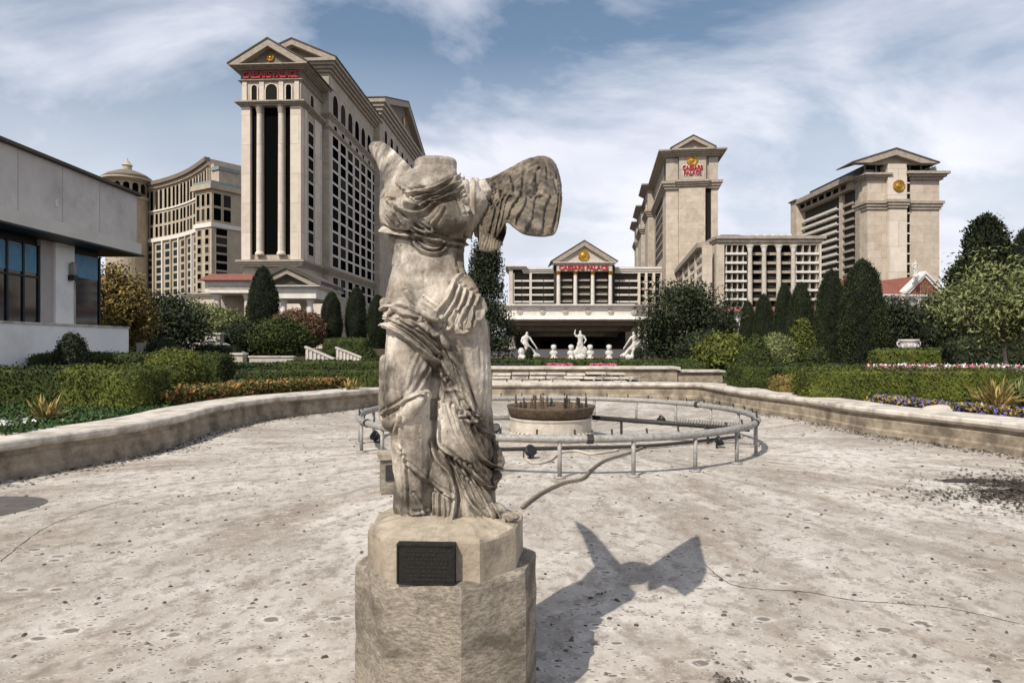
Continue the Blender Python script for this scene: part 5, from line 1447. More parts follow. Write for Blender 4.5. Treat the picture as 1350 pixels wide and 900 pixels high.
# receding left arm
A4 = Matrix.Translation((0, 0, 0)) @ Matrix.Rotation(math.atan2(1, .147), 4, 'Z')     # local x runs back along the arm
L = 88
ang = math.atan2(1, .147)
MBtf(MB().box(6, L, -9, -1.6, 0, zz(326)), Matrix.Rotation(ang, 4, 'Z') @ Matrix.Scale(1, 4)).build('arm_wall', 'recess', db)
def armpt(s, o, z): 
    v = Matrix.Rotation(ang, 4, 'Z') @ Vector((s, o, z)); return (v.x, v.y, v.z)
for f in range(7):
    z = zz(408) + f * fh
    for q in range(4):
        p = armpt(10 + 20 * q, 1.55, z); balcony(db, *p, 18, ang + math.pi, d=2.2, h=.7)
for q in range(5): MBtf(MB().box(20 * q - .6 + .3, 20 * q + .9, 1.2, 4.2, 0, zz(323)), Matrix.Rotation(ang, 4, 'Z')).build('arm_pier', 'pale_panel', db)
MBtf(MB().box(6, L, -9, 5.0, zz(322), zz(315)), Matrix.Rotation(ang, 4, 'Z')).build('arm_cornice', 'tower_trim', db)
MBtf(MB().box(6, L, -9, 1.5, zz(326) + .01, zz(322.02)), Matrix.Rotation(ang, 4, 'Z')).build('arm_frieze', 'pale_panel', db)

# ------------------------------------------------------------------ blank walled tower right of centre
Y = 300.0; K = Y / F
ct = thing('sign_tower', 'pale blank walled tower with a red sign and gold emblem under its small pediment', 'tower', (PX(878, Y), Y, GZ), R(-7.2))
lx = lambda p: (p - 878) * K; zz = lambda p: PZ(p, Y) - GZ
W2 = lx(944.5)
MB().box(0, W2, .6, 195, 0, zz(206)).build('wall', 'tower_stone', ct)
MB().box(-.05, lx(894), 0, 14, 0, zz(249)).build('left_pier', 'pale_panel', ct)
MB().box(lx(894.3), lx(928), -1.0, 8, 0, zz(249)).build('centre_panel', 'pale_panel', ct)
MB().box(lx(936), W2 + .05, 0, 12, 0, zz(249)).build('right_pier', 'pale_panel', ct)
windows(ct, [(lx(932), .6, 30, 0, lx(936) - lx(928.5), zz(250) - 30, False)])
cornice(ct, -.1, W2 + .1, -.3, 195, zz(250), zz(240), 1.8)
cornice(ct, lx(894), lx(929), -1.1, 6, zz(247), zz(239.5), 1.8)
MB().box(0, lx(893.5), -.1, 10, zz(239.4), zz(209)).build('upper_pier', 'tower_stone', ct)
MB().box(lx(894.5), lx(929), -1.0, 8, zz(239.4), zz(206)).build('sign_panel', 'tower_stone', ct)
MB().box(lx(933), W2, -.1, 10, zz(239.4), zz(209)).build('upper_pier', 'tower_stone', ct)
cornice(ct, -.2, W2 + .2, -.6, 195, zz(208), zz(200), 3.2, steps=4)
cornice(ct, lx(893), lx(930), -1.2, 10, zz(207.5), zz(199.7), 3.0, steps=4)
pediment(ct, lx(889), lx(934), -2.2, 40, zz(199.5), zz(184) - zz(199.5), 'tower_trim', 'tower_stone', over=2.0, proud=2.0, t=1.6)
medallion(ct, lx(911.5), -1.02, zz(213.5), 2.5)
lettering(ct, 'CAESARS\nPALACE', lx(911.5), -1.04, zz(226), 27.5 * K, 4.9, m='sign_white', offset=.09, space=.85, name='lettering_outline', depth=.12)
lettering(ct, 'CAESARS\nPALACE', lx(911.5), -1.35, zz(226), 26 * K, 4.2, offset=.03, space=.85)
# left flank: projecting gabled bays and slit windows
for k, (a, b_) in enumerate(((62, 84), (118, 150), (172, 195))):
    MB().box(-3.5, -.003, a, b_, 0, zz(206)).build('flank_bay', 'tower_stone', ct)
    cornice(ct, -3.5, 1, a, b_, zz(250), zz(240) + .02, 1.7); cornice(ct, -3.5, 1, a, b_, zz(208), zz(200) + .02, 3.4, steps=4)
items = []
for rr in range(9):
    for c in range(7): items.append((0, 18 + 5.6 * c, 42 + 4.1 * rr, R(-90), 3.4, 3.2, False))
for rr in range(9):
    for c in range(4): items.append((0, 88 + 7 * c, 42 + 4.1 * rr, R(-90), 4.0, 3.2, False))
windows(ct, items)
windows(ct, [(0, 20 + 8 * c, zz(236), R(-90), 3.4, 8, True) for c in range(5)] + [(-3.5, 73, zz(236), R(-90), 4, 8, True), (-3.5, 134, zz(236), R(-90), 5, 8, True)], frame='tower_pale')
for p in (9.2, 16): pass

# ------------------------------------------------------------------ tower on the right
Y = 240.0; K = Y / F
et = thing('balcony_tower', 'tan tower at the right with balconies on its flank and a round gold emblem', 'tower', (PX(1143.5, Y), Y, GZ), R(1.5))
lx = lambda p: (p - 1143.5) * K; zz = lambda p: PZ(p, Y) - GZ
W3 = lx(1240)
MB().box(.3, W3 - .3, .8, 50, 0, zz(232)).build('wall', 'tower_stone', et)
MB().box(0, lx(1169.5), 0, 6, 0, zz(276)).build('left_pier', 'pale_panel', et)
MB().box(lx(1170), lx(1193), -1.3, 6, 0, zz(276)).build('centre_panel', 'tower_pale', et)
MB().box(lx(1200), W3, 0, 6, 0, zz(276)).build('right_pier', 'pale_panel', et)
MB().box(lx(1193.3), lx(1199.7), -.2, 5, 0, zz(222)).build('slot_recess', 'glass_dark', et)
for k in range(14): MB().box(lx(1193.6), lx(1199.4), -.5, -.203, 12 + 3.55 * k, 12.5 + 3.55 * k).build('slot_bar', 'tower_pale', et)
MB().box(lx(1193), lx(1193.8), -1.2, -.1, 0, zz(222)).build('slot_jamb', 'tower_pale', et)
cornice(et, 0, lx(1169.5), -.1, 7, zz(276), zz(265), 1.2); cornice(et, lx(1170), lx(1192.5), -1.4, 7, zz(275), zz(264), 1.1); cornice(et, lx(1200.5), W3, -.1, 50, zz(276), zz(265), 1.2)
MB().box(0, lx(1168), 0, 6, zz(264.8), zz(236)).build('upper_pier', 'pale_panel', et)
MB().box(lx(1168.5), lx(1193), -1.3, 6, zz(263.8), zz(217)).build('emblem_panel', 'tower_pale', et)
MB().box(lx(1201), W3, 0, 6, zz(264.8), zz(236)).build('upper_pier', 'pale_panel', et)
medallion(et, lx(1182.5), -1.35, zz(246), 2.1)
cornice(et, 0, lx(1167), -.2, 8, zz(237), zz(229), 1.8); cornice(et, lx(1201.5), W3, -.2, 50, zz(237), zz(227), 2.4)
MB().box(1, W3 - 1, 3.5, 46, zz(232.2), zz(214)).build('attic', 'glass_blue', et)
for k in range(7): MB().box(lx(1146 + 15.2 * k), lx(1148 + 15.2 * k), 3.2, 3.49, zz(229), zz(214)).build('attic_post', 'tower_trim', et)
MB().prism([(lx(1226), 1, zz(227)), (lx(1240), 1, zz(227)), (lx(1238), 1, zz(217)), (lx(1231), 1, zz(220))], (0, 6, 0)).build('roof_frame', 'roof_teal', et)
pediment(et, lx(1127), lx(1226), -.2, 9, zz(217), zz(199) - zz(217), 'tower_trim', 'tower_stone', over=2.0, proud=2.4, t=2.0)
# left flank
MB().box(-.6, .29, 4, 7, 0, zz(235)).build('flank_pier', 'tower_trim', et)
MB().box(-1.2, .29, 15, 17.4, 0, zz(235)).build('flank_pier', 'pale_panel', et)
MB().box(-4.0, .29, 47.5, 53, 0, zz(226)).build('end_block', 'pale_panel', et)
cornice(et, -4.0, 1, 47.5, 53, zz(228), zz(225), .8)
MB().box(-.2, .295, 7, 47.4, 0, zz(233)).build('flank_wall', 'recess', et)
for f in range(17):
    z = 7 + 2.85 * f
    for a, b_ in ((17.6, 27.5), (27.6, 37.4), (37.5, 47.3)): balcony(et, -.22, (a + b_) / 2, z, b_ - a - .3, R(-90), d=1.8, h=.65)
    balcony(et, -.22, 11, z, 7.6, R(-90), d=1.0, h=.6, m='tower_trim')
MB().box(-2.6, .29, 7.01, 47.4, zz(244), zz(241)).build('flank_cornice', 'tower_trim', et)
MB().box(-2.2, .28, 7.02, 47.3, zz(241) + .01, zz(233)).build('gallery', 'tower_trim', et)
windows(et, [(-2.2, 12.2 + 5.6 * k, zz(240.3), R(-90), 3.6, zz(234.2) - zz(240.3), False) for k in range(7)])
MB().box(-4.2, .27, 6, 48, zz(233) + .01, zz(226)).build('flank_eave', 'tower_trim', et)

# ------------------------------------------------------------------ low red roofed buildings
Y = 118.0; K = Y / F
rp = thing('red_roof_pavilion', 'pavilion with red tiled roof and white gable at the right behind dark tree', 'pavilion', (PX(1160, Y), Y, GZ), R(10))
zz = lambda p: PZ(p, Y) - GZ
WW = 11.0; D = 14
MB().box(0, WW, 0, D, 0, zz(392)).build('wall', 'garden_stone', rp)
cornice(rp, 0, WW, 0, D, zz(394), zz(388), .9, 'white_trim')
MB().prism([(-.9, -.9, zz(388)), (-.9, D / 2, zz(356)), (-.9, D + .9, zz(388))], (WW * .45, 0, 0)).build('tiled_roof', 'roof_red', rp)
MB().prism([(WW * .45 - .88, -.9, zz(388) + .01), (WW + 1, -.9, zz(388) + .01), (WW * .72, -.9, zz(362))], (0, D + 1, 0)).build('gable_roof', 'roof_red', rp)
pediment(rp, WW * .45, WW, -.6, 2, zz(388) + .1, zz(362) - zz(388), 'white_trim', 'garden_stone', 'white_trim', over=.7, proud=.5, roof=False, t=.5)
for k in range(4): MB().box(.6 + 2.6 * k, 2.4 + 2.6 * k, -.12, -.003, zz(404), zz(397)).build('relief_panel', 'white_trim', rp)
for k in range(4): column(rp, 1 + 3 * k, -.9, 0, zz(394.2), .35, 'white_trim', 'white_trim')
Y = 130.0; K = Y / F
ar = thing('red_roof_arcade', 'long low white arcade with thin red tiled roof behind the cypresses', 'arcade', (PX(915, Y), Y, GZ))
lx = lambda p: (p - 915) * K; zz = lambda p: PZ(p, Y) - GZ
MB().box(0, lx(1135), 0, 6, zz(424), zz(411)).build('wall', 'white_trim', ar)
MB().prism([(-1, -1.0, zz(411) + .01), (-1, 3, zz(404)), (-1, 7, zz(411) + .01)], (lx(1136) + 1, 0, 0)).build('tiled_roof', 'roof_red', ar)
MB().box(0, lx(1135), 5, 5.9, 0, zz(424) - .01).build('back_wall', 'garden_stone', ar)
for k in range(12): MB().box(lx(918 + 19 * k), lx(923 + 19 * k), .1, 1, 0, zz(424) - .01).build('pier', 'white_trim', ar)
Y = 78.0; K = Y / F
po = thing('portico', 'pale classical portico with red tiled wing and pediment below the tall tower', 'portico', (PX(270, Y), Y, GZ))
lx = lambda p: (p - 270) * K; zz = lambda p: PZ(p, Y) - GZ
MB().box(0, lx(345), 0, 5, zz(386), zz(370)).build('wing_entablature', 'white_trim', po)
MB().prism([(-.5, -.7, zz(369.8)), (-.5, 2.5, zz(358)), (-.5, 5.7, zz(369.8))], (lx(345) + .5, 0, 0)).build('tiled_roof', 'roof_red', po)
MB().box(.4, lx(338), -.06, -.003, zz(381), zz(376)).build('frieze_panel', 'garden_stone', po)
for p in (282, 322): column(po, lx(p), 1, 0, zz(386.2), .42, 'garden_stone', 'white_trim')
MB().box(.2, lx(345), 4, 4.8, 0, zz(386.2)).build('back_wall', 'tower_trim', po)
MB().box(lx(346), lx(420), -1, 9, zz(394), zz(381)).build('entablature', 'white_trim', po)
cornice(po, lx(346), lx(420), -1, 9, zz(381) + .01, zz(377.5), .6, 'white_trim')
pediment(po, lx(346), lx(420), -.9, 9.5, zz(377), zz(356) - zz(377), 'tower_trim', 'recess', 'roof_dark', over=.5, proud=.6, t=.55)
for p in (352, 374, 409): column(po, lx(p), 0, 0, zz(394.2), .38, 'white_trim', 'white_trim')
for p in (374, 409): column(po, lx(p), 7.5, 0, zz(394.2), .38, 'white_trim', 'white_trim')

# ------------------------------------------------------------------ white statues in front of the canopy
def figure(name, label, cat, px, Y, base_py, parts, voxel=.045, loc=None):
    mb = MB()
    for kind, *a in parts:
        if kind == 'e': mb.ell(a[0], a[1], 14, 9)
        if kind == 'b': mb.box(*a)
        if kind == 't': mb.tube(a[0], a[1], 10); mb.ell(a[0][0], (a[1][0],) * 3, 10, 6); mb.ell(a[0][-1], (a[1][-1],) * 3, 10, 6)
        if kind == 'l': mb.lathe(a[0], a[1], 20)
    me = remesh(mb, voxel, 'carved_figure')
    me.materials.clear(); me.materials.append(MAT['statue_white']); me.shade_smooth()
    o = link(name, me, None, loc or (PX(px, Y), Y, PZ(base_py, Y)))
    return tag(o, label, cat)
FY = 60.0
standing = lambda s, arm: [('l', [(.5, 0), (.5, .35), (.42, .4)], (0, 0, 0)), ('t', [(-.12, 0, .4), (-.16, .02, .95), (-.10, 0, 1.4)], [.13, .14, .19]), ('t', [(.14, 0, .4), (.16, -.04, .95), (.08, 0, 1.4)], [.13, .15, .19]),
    ('e', (0, 0, 1.45), (.27, .2, .22)), ('t', [(0, 0, 1.4), (.02, 0, 1.75), (0, 0, 2.05)], [.22, .23, .25]), ('e', (0, 0, 2.08), (.34, .17, .13)), ('t', [(0, 0, 2.1), (0, -.02, 2.28)], [.09, .085]), ('e', (0, -.03, 2.4), (.125, .15, .17))] + arm
lean = [('l', [(.75, 0), (.75, .32), (.66, .38)], (0, 0, 0)), ('t', [(.2, 0, .38), (.05, -.1, .85), (-.05, 0, 1.25)], [.13, .15, .2]), ('t', [(.9, 0, .35), (.55, .05, .8), (.05, 0, 1.25)], [.11, .14, .2]),
    ('t', [(0, 0, 1.25), (-.08, 0, 1.6), (-.02, 0, 1.95)], [.24, .23, .26]), ('e', (-.02, 0, 1.98), (.33, .18, .14)), ('t', [(-.02, 0, 2.0), (.03, 0, 2.18)], [.09, .085]), ('e', (.05, 0, 2.3), (.125, .15, .17)),
    ('t', [(-.33, 0, 1.95), (-.45, -.1, 1.6), (-.2, -.2, 1.3)], [.10, .085, .065]), ('t', [(.28, 0, 1.95), (.5, -.05, 1.6), (.75, -.1, 1.25), (.95, -.1, .95)], [.10, .085, .07, .06]),
    ('e', (-.45, .1, .7), (.3, .28, .36)), ('t', [(.5, .1, .38), (.9, .1, .5), (1.15, .1, .35)], [.14, .12, .1])]
mirror = []
for p in lean:
    k, *a = p
    if k == 't': mirror.append((k, [(-x, y, z) for x, y, z in a[0]], a[1]))
    elif k == 'e': mirror.append((k, (-a[0][0], a[0][1], a[0][2]), a[1]))
    else: mirror.append(p)
figure('garden_statue', 'white stone figure striding and leaning, leftmost of the statue row', 'statue', 697, FY, 474, lean, loc=(PX(694, FY), FY, PZ(474, FY)))
figure('garden_statue', 'tall white stone figure with a raised arm at the middle of the statue row', 'statue', 765, FY, 474,
       standing(1, [('t', [(-.34, 0, 2.05), (-.5, 0, 2.3), (-.42, 0, 2.62)], [.10, .08, .06]), ('t', [(.34, 0, 2.05), (.5, -.08, 1.7), (.32, -.2, 1.45)], [.10, .085, .065]), ('e', (.3, .1, .75), (.38, .3, .45)), ('e', (-.4, .1, .6), (.35, .3, .3)), ('e', (0, .1, .9), (.4, .26, .5))]))
figure('garden_statue', 'white stone figure leaning on one leg, rightmost of the statue row', 'statue', 838, FY, 474, mirror, loc=(PX(836, FY), FY, PZ(474, FY)))
bust = [('l', [(.34, 0), (.34, .18), (.22, .24), (.2, .42)], (0, 0, 0)), ('e', (0, 0, .6), (.38, .22, .24)), ('t', [(0, 0, .65), (0, -.02, .92)], [.13, .12]), ('e', (0, -.04, 1.06), (.22, .24, .27)), ('e', (0, .02, 1.14), (.27, .25, .2)), ('e', (0, -.27, 1.03), (.04, .05, .07))]
first = None
for i, (px, lab) in enumerate(((730, 'white bust between the leftmost statue and its neighbouring bust'), (753, 'white bust just left of the tall middle statue'), (778, 'white bust just right of the tall middle statue'), (803, 'white bust beside the rightmost leaning statue'))):
    if first is None:
        first = figure('stone_bust', lab, 'bust', px, FY, 474, bust); first['group'] = 'white busts in front of the entrance'
    else:
        o = first.copy(); COL.objects.link(o); o.location = (PX(px, FY), FY, PZ(474, FY)); o['label'] = lab
pl_ = thing('statue_plinth', 'long low white plinth carrying the row of white statues and busts', 'plinth', (PX(766, FY), FY, GZ))
MB().box(-5.9, 5.9, -.8, .8, 0, PZ(474, FY) - GZ - .08).build('plinth_body', 'white_trim', pl_)
MB().box(-6.0, 6.0, -.9, .9, PZ(474, FY) - GZ - .078, PZ(474, FY) - GZ).build('plinth_cap', 'statue_white', pl_)
MB().box(-.5, .5, -.98, -.803, .05, PZ(474, FY) - GZ - .1).build('centre_panel', 'statue_white', pl_)
figure('roof_statue', 'small pale standing figure on the gable of the red roofed pavilion', 'statue', 1207, 117, 366, [(k, *a) for k, *a in standing(1, [('t', [(-.34, 0, 2.05), (-.45, 0, 1.7), (-.2, -.15, 1.4)], [.1, .085, .065]), ('t', [(.34, 0, 2.05), (.45, 0, 1.7), (.4, 0, 1.4)], [.1, .085, .065])])], .05).scale = (1.15, 1.15, 1.15)
ur = thing('stone_urn', 'ornate white stone urn on a pedestal at the right in front of dark tree', 'urn', (PX(1198, 40), 40, GZ + .3))
MB().box(-.42, .42, -.42, .42, 0, .55).build('pedestal_block', 'statue_white', ur)
MB().lathe([(.2, .553), (.14, .68), (.22, .76), (.42, .92), (.5, 1.15), (.46, 1.28), (.58, 1.36), (.56, 1.42)], n=28).build('bowl', 'statue_white', ur, True)
for s_ in (-1, 1): MB().tube([(s_ * .46, 0, 1.0), (s_ * .66, 0, 1.06), (s_ * .68, 0, 1.24), (s_ * .5, 0, 1.3)], .045, 8).build('handle', 'statue_white', ur, True)
for k in range(9):
    a = 2 * math.pi * k / 9; MB().ell((.47 * math.cos(a), .47 * math.sin(a), 1.02), (.07, .07, .13), 8, 6).build('lobe', 'statue_white', ur, True)

# ------------------------------------------------------------------ terrace on the left
struct(MB().prism([(-60, 56, GZ + .004), (-10.2, 56, GZ + .004), (-10.2, 74, GZ + .004), (-60, 74, GZ + .004)], (0, 0, 1.05)).build('terrace_ground', 'soil'))
Y = 46.0
bl = thing('balustrade', 'short pale stone balustrade with balusters and end pier on the left', 'balustrade', (PX(268, Y), Y, GZ))
q = PZ(470, Y) - GZ; wd = PX(308, Y) - PX(268, Y)
MB().box(0, wd, -.14, .14, q - .14, q).build('rail', 'garden_stone', bl); MB().box(0, wd, -.14, .14, 0, .16).build('base_rail', 'garden_stone', bl)
for k in range(9): MB().lathe([(.07, .163), (.05, .26), (.085, .4), (.045, .6), (.07, q - .143)], (.12 + k * (wd - .24) / 8, 0, 0), 10).build('baluster', 'garden_stone', bl, True)
MB().box(wd + .003, wd + .75, -.38, .38, 0, q + .12).build('end_pier', 'garden_stone', bl); MB().box(wd - .08, wd + .83, -.46, .46, q + .123, q + .26).build('pier_cap', 'coping', bl)
pw = thing('parapet_wall', 'low beige panelled parapet wall right of the balustrade', 'wall', (PX(330, Y), Y - .2, GZ))
wd = PX(388, Y) - PX(330, Y)
MB().box(0, wd, 0, .4, 0, PZ(471, Y) - GZ).build('wall_body', 'pier_beige', pw); MB().box(-.06, wd + .06, -.06, .46, PZ(471, Y) - GZ + .003, PZ(469, Y) - GZ).build('capping', 'coping', pw)
MB().box(.12, .9, -.03, -.003, .12, PZ(474, Y) - GZ).build('panel', 'garden_stone', pw); MB().box(1.05, wd - .12, -.03, -.003, .12, PZ(474, Y) - GZ).build('panel', 'pier_beige', pw)
# scrolled stair wings
def stair_wing(label, px0, py0, px1, py1, Y, th=.5):
    t = thing('stair_balustrade', label, 'stair rail', (PX(px0, Y), Y, GZ))
    a = Vector((0, 0, PZ(py0, Y) - GZ)); b_ = Vector((PX(px1, Y) - PX(px0, Y), 0, PZ(py1, Y) - GZ))
    MB().prism([(a.x, -.2, 0), (b_.x, -.2, 0), (b_.x, -.2, b_.z - .12), (a.x, -.2, a.z - .12)], (0, .4, 0)).build('stair_wall', 'garden_stone', t)
    MB().prism([(a.x - .05, -.28, a.z - .117), (b_.x + .05, -.28, b_.z - .117), (b_.x + .05, -.28, b_.z), (a.x - .05, -.28, a.z)], (0, .56, 0)).build('handrail', 'coping', t)
    n_ = 7
    for k in range(n_):
        p = a.lerp(b_, (k + .5) / n_); MB().box(p.x - .05, p.x + .05, -.26, -.203, max(.05, p.z - .75), p.z - .16).build('baluster', 'white_trim', t)
    return t
stair_wing('sloping pale stair balustrade descending right beside the clipped pyramid shrub', 404, 456, 440, 472, 44)
stair_wing('sloping pale stair balustrade farther back at the brown bush', 444, 457, 476, 470, 50)
stair_wing('sloping white garden rail left of the stone block', 232, 438, 274, 452, 52)
stair_wing('pale stair rail running down to the balustrade end pier', 297, 452, 322, 465, 50)
sb = thing('stone_planter', 'square pale stone planter block with a carved panel above the balustrade', 'planter', (PX(283, 51), 51, GZ))
MB().box(-.55, .55, -.4, .4, 0, PZ(441, 51) - GZ).build('block', 'garden_stone', sb); MB().box(-.65, .65, -.5, .5, PZ(441, 51) - GZ + .003, PZ(438.5, 51) - GZ).build('cap', 'coping', sb); MB().box(-.4, .4, -.45, -.403, PZ(450, 51) - GZ, PZ(442.5, 51) - GZ).build('panel', 'white_trim', sb)
gw = thing('garden_wall', 'short grey stone wall stub beside the white parapet', 'wall', (PX(180, 33), 33, GZ))
MB().box(0, 1.0, 0, .5, 0, 1.5).build('wall_body', 'garden_stone', gw); MB().box(1.003, 4.2, 0, .5, 0, .75).build('low_wall', 'garden_stone', gw); MB().box(1.003, 4.3, -.06, .56, .753, .85).build('capping', 'coping', gw)
# driveway in front of the canopy
struct(MB().prism([(-120, 90, GZ + .004), (160, 90, GZ + .004), (160, 200, GZ + .004), (-120, 200, GZ + .004)], (0, 0, .004)).build('driveway', mat('asphalt', (.06, .058, .055), (.045, .043, .04), 1.5, .9)))
# two low flower troughs at the back of the pool
for px, lab in ((738, 'grey trough of red flowers below the left busts'), (795, 'grey trough of red flowers below the right busts')):
    t = thing('flower_trough', lab, 'planter', (PX(px, 27), 27, .62), 0, 'flower troughs behind the pool')
    MB().prism([(-.42, -.2, 0), (.42, -.2, 0), (.55, -.2, .34), (-.55, -.2, .34)], (0, .4, 0)).build('trough', 'steel', t)
    P = np.array([(random.uniform(-.5, .5), random.uniform(-.18, .18), .34 + random.uniform(0, .12)) for _ in range(500)])
    V, Q = leaves(P, np.tile([0, -.3, 1.0], (500, 1)), .06, 1.2, .8, 0, 3); link('blossoms', np_mesh('blossoms', V, Q, ['petal_pink']), t)

# ------------------------------------------------------------------ hedges and shrubs, left garden
hedge('long dark clipped hedge along the foot of the white parapet', -16.2, -9.6, 22.6, 23.8, GZ, PZ(466, 23), 'leaf_hedge', .045, 700, 2)
hedge('dark green clipped box hedge at the left edge above the lawn', -14.6, -9.25, 14.6, 15.9, GZ, PZ(487, 14.6), 'leaf_hedge', .036, 1300, 3, e=.12, ba=.012)
hedge('light green rounded box hedge beside the ball shaped shrub', -9.1, -7.45, 13.6, 15.0, GZ - .1, PZ(486, 13.8), 'leaf_bright', .034, 1700, 4, e=.2, ba=.015)
ball('large light green ball shaped shrub behind the light box hedge', 230, 17.6, .80, GZ - .3, .76, 'leaf_mid', 5, .038, dens=1600)
hedge('long low dark hedge running from the ball shrub to the statue', -8.1, -2.6, 20.6, 21.7, GZ, PZ(487, 20.6), 'leaf_hedge', .04, 1000, 6, rotz=R(3))
hedge('dark hedge behind the long low one, near the pyramid shrub', -10.5, -3.6, 31, 32.2, GZ, PZ(476, 31), 'leaf_hedge', .06, 260, 7)
ball('dark cone shaped shrub in front of the white parapet wall', 95, 20.6, .62, GZ, .86, 'leaf_dark', 8, .05, 'cone_shrub', 600, .55, .8)
ball('small dark ball shrub by the grey wall stub', 212, 32, .68, GZ + .35, .62, 'leaf_dark', 9, .06, dens=360)
ball('small clipped pyramid shrub left of the statue behind hedges', 489, 33, .72, GZ + .05, .62, 'leaf_hedge', 10, .06, 'pyramid_shrub', 420, .9, .7)
hedge('short clipped hedge block in front of the three slim cypresses', PX(424, 52), PX(484, 52), 52, 53.4, PZ(470, 52), PZ(446, 52), 'leaf_hedge', .08, 220, 11, e=.35)
hedge('dark flat hedge above the balustrade', PX(252, 49), PX(312, 49), 49, 50.2, GZ, PZ(456, 49), 'leaf_dark', .08, 240, 12, e=.4)
ball('bright green bush with arching sprays below the thick cypress', 372, 52, 1.9, GZ + .6, 1.15, 'leaf_hedge', 13, .12, 'leafy_bush', 300, jit=.3, tilt=1.1, ba=.14)
ball('dark spreading bush left of the arching bright bush', 322, 53, 1.5, GZ + .7, 1.1, 'leaf_dark', 14, .10, 'leafy_bush', 320, jit=.14, tilt=1.0)
ball('reddish brown bush under the portico pediment', 392, 60, 2.3, GZ + 1.2, 1.45, 'leaf_brown', 15, .12, 'leafy_bush', 280, jit=.2, tilt=1.1)
ball('olive green bush in front of the red tiled wing', 292, 58, 2.0, GZ + 1.0, 1.55, 'leaf_olive', 16, .12, 'leafy_bush', 280, jit=.25, tilt=1.1)
hedge('low green bush row along the far left stair rail', PX(300, 55), PX(345, 55), 55, 56.3, GZ + 1, PZ(437, 55), 'leaf_hedge', .1, 160, 17, e=.6, ba=.1)
tree('yellow and brown autumn tree behind the white building', PX(150, 37), 37, GZ, 5.4, 3.4, 'leaf_autumn', seed=3, clumps=95, per=150, leaf=.11, trunk_h=.18)
tree('dark dense broad tree right of the autumn tree', PX(205, 47), 47, GZ, 4.5, 6.0, 'leaf_dark', seed=4, clumps=120, per=180, leaf=.12, trunk_h=.15)
tree('loose olive green tree between dark tree and portico', PX(262, 62), 62, GZ, 5.2, 4.6, 'leaf_olive', seed=5, clumps=80, per=140, leaf=.13, trunk_h=.2)
cypress('broad dark cypress below the tall tower, in front of portico', 347, 60, 353, GZ + 1.05, 38, 1)
cypress('slim cypress leftmost of three beside the statue', 437, 62, 386, GZ + 1.05, 27, 0)
cypress('slim cypress in the middle of three beside the statue', 470, 63, 380, GZ + 1.05, 27, 0)
cypress('slim cypress nearest the statue on its left', 498, 61, 390, GZ + 1.0, 26, 0)
tree('dark tall conifer directly behind the statue', PX(641, 68), 68, GZ, PZ(322, 68) - GZ, 5.4, 'leaf_dark', seed=6, clumps=170, per=170, leaf=.13, trunk_h=.1, shape='cone', name='conifer_tree')
tree('broad dark pine right of the canopy statues', PX(900, 58), 58, GZ, PZ(373, 58) - GZ, 6.6, 'leaf_dark', seed=7, clumps=95, per=330, leaf=.13, trunk_h=.1, name='pine_tree', shape='pine')
# right garden
hedge('tall dark clipped hedge at the right end of the cascade', 6.85, 9.3, 20.4, 21.9, GZ, PZ(483, 20.4), 'leaf_hedge', .04, 1100, 20, e=.12, ba=.012)
hedge('low dark hedge continuing right behind the small end block', 8.2, 12.5, 22.2, 23.2, GZ, PZ(488, 22.2), 'leaf_hedge', .055, 420, 21)
hedge('small reddish green hedge block left of the bright front hedge', PX(1029, 18.4), PX(1068, 18.4), 18.4, 19.3, GZ, PZ(498, 18.4), 'leaf_autumn', .045, 700, 22, e=.35)
hedge('bright front box hedge with rounded end behind the blue flowers', 7.25, 12.6, 16.6, 17.8, GZ, PZ(489, 16.6), 'leaf_bright', .034, 1500, 23, e=.14, ba=.012)
hedge('thin hedge line behind the pink flowers', 10.5, 19, 29, 30, GZ, PZ(481, 29), 'leaf_hedge', .07, 240, 24)
hedge('bright green clipped hedge below the white urn', PX(1160, 32), PX(1268, 32), 32, 33.2, GZ, PZ(461, 32), 'leaf_bright', .07, 300, 25)
hedge('dark hedge under the olive tree at the right', PX(1268, 26), PX(1350, 24) + 4, 26, 27.5, GZ, PZ(442, 26), 'leaf_dark', .08, 320, 26, e=.45, ba=.08)
hedge('long hedge behind the cascade in front of the white statues', PX(645, 33), PX(940, 33), 33, 34, GZ, PZ(474, 33), 'leaf_hedge', .07, 240, 27)
hedge('short hedge left of the flower troughs behind the cascade', PX(640, 28), PX(700, 28), 28, 29, GZ, PZ(478, 28), 'leaf_dark', .06, 300, 28)
hedge('dark hedge at the right of the flower troughs', PX(845, 27), PX(935, 27), 27, 28, GZ, PZ(478, 27), 'leaf_hedge', .06, 300, 29)
ball('green clipped pyramid shrub in front of the light round shrub', 996, 25, .98, GZ + .1, .84, 'leaf_hedge', 30, .055, 'pyramid_shrub', 520, .9, .7)
ball('light olive round shrub right of the clipped pyramid', 1024, 27, .72, GZ + .1, .85, 'leaf_olive', 31, .055, dens=600)
ball('loose light green shrub left of the clipped pyramid', 952, 30, 1.05, GZ + .1, .80, 'leaf_mid', 32, .09, 'leafy_bush', 360, jit=.16, tilt=1.1)
ball('light green upright shrub between two cypresses', 1057, 40, .72, GZ + .2, 1.35, 'leaf_bright', 33, .09, 'leafy_bush', 360, .55, jit=.12, tilt=1.1)
ball('small green round shrub at the foot of the cypress row', 1076, 38, .62, GZ, .62, 'leaf_hedge', 34, .07, dens=360)
ball('dark rounded bush left of the cypress row', 930, 38, 1.3, GZ, 1.0, 'leaf_dark', 35, .09, 'leafy_bush', 320, jit=.14)
ball('small dark topiary in front of the leftmost white statue', 698, 50, .28, GZ, .62, 'leaf_dark', 36, .06, 'topiary_shrub', 400)
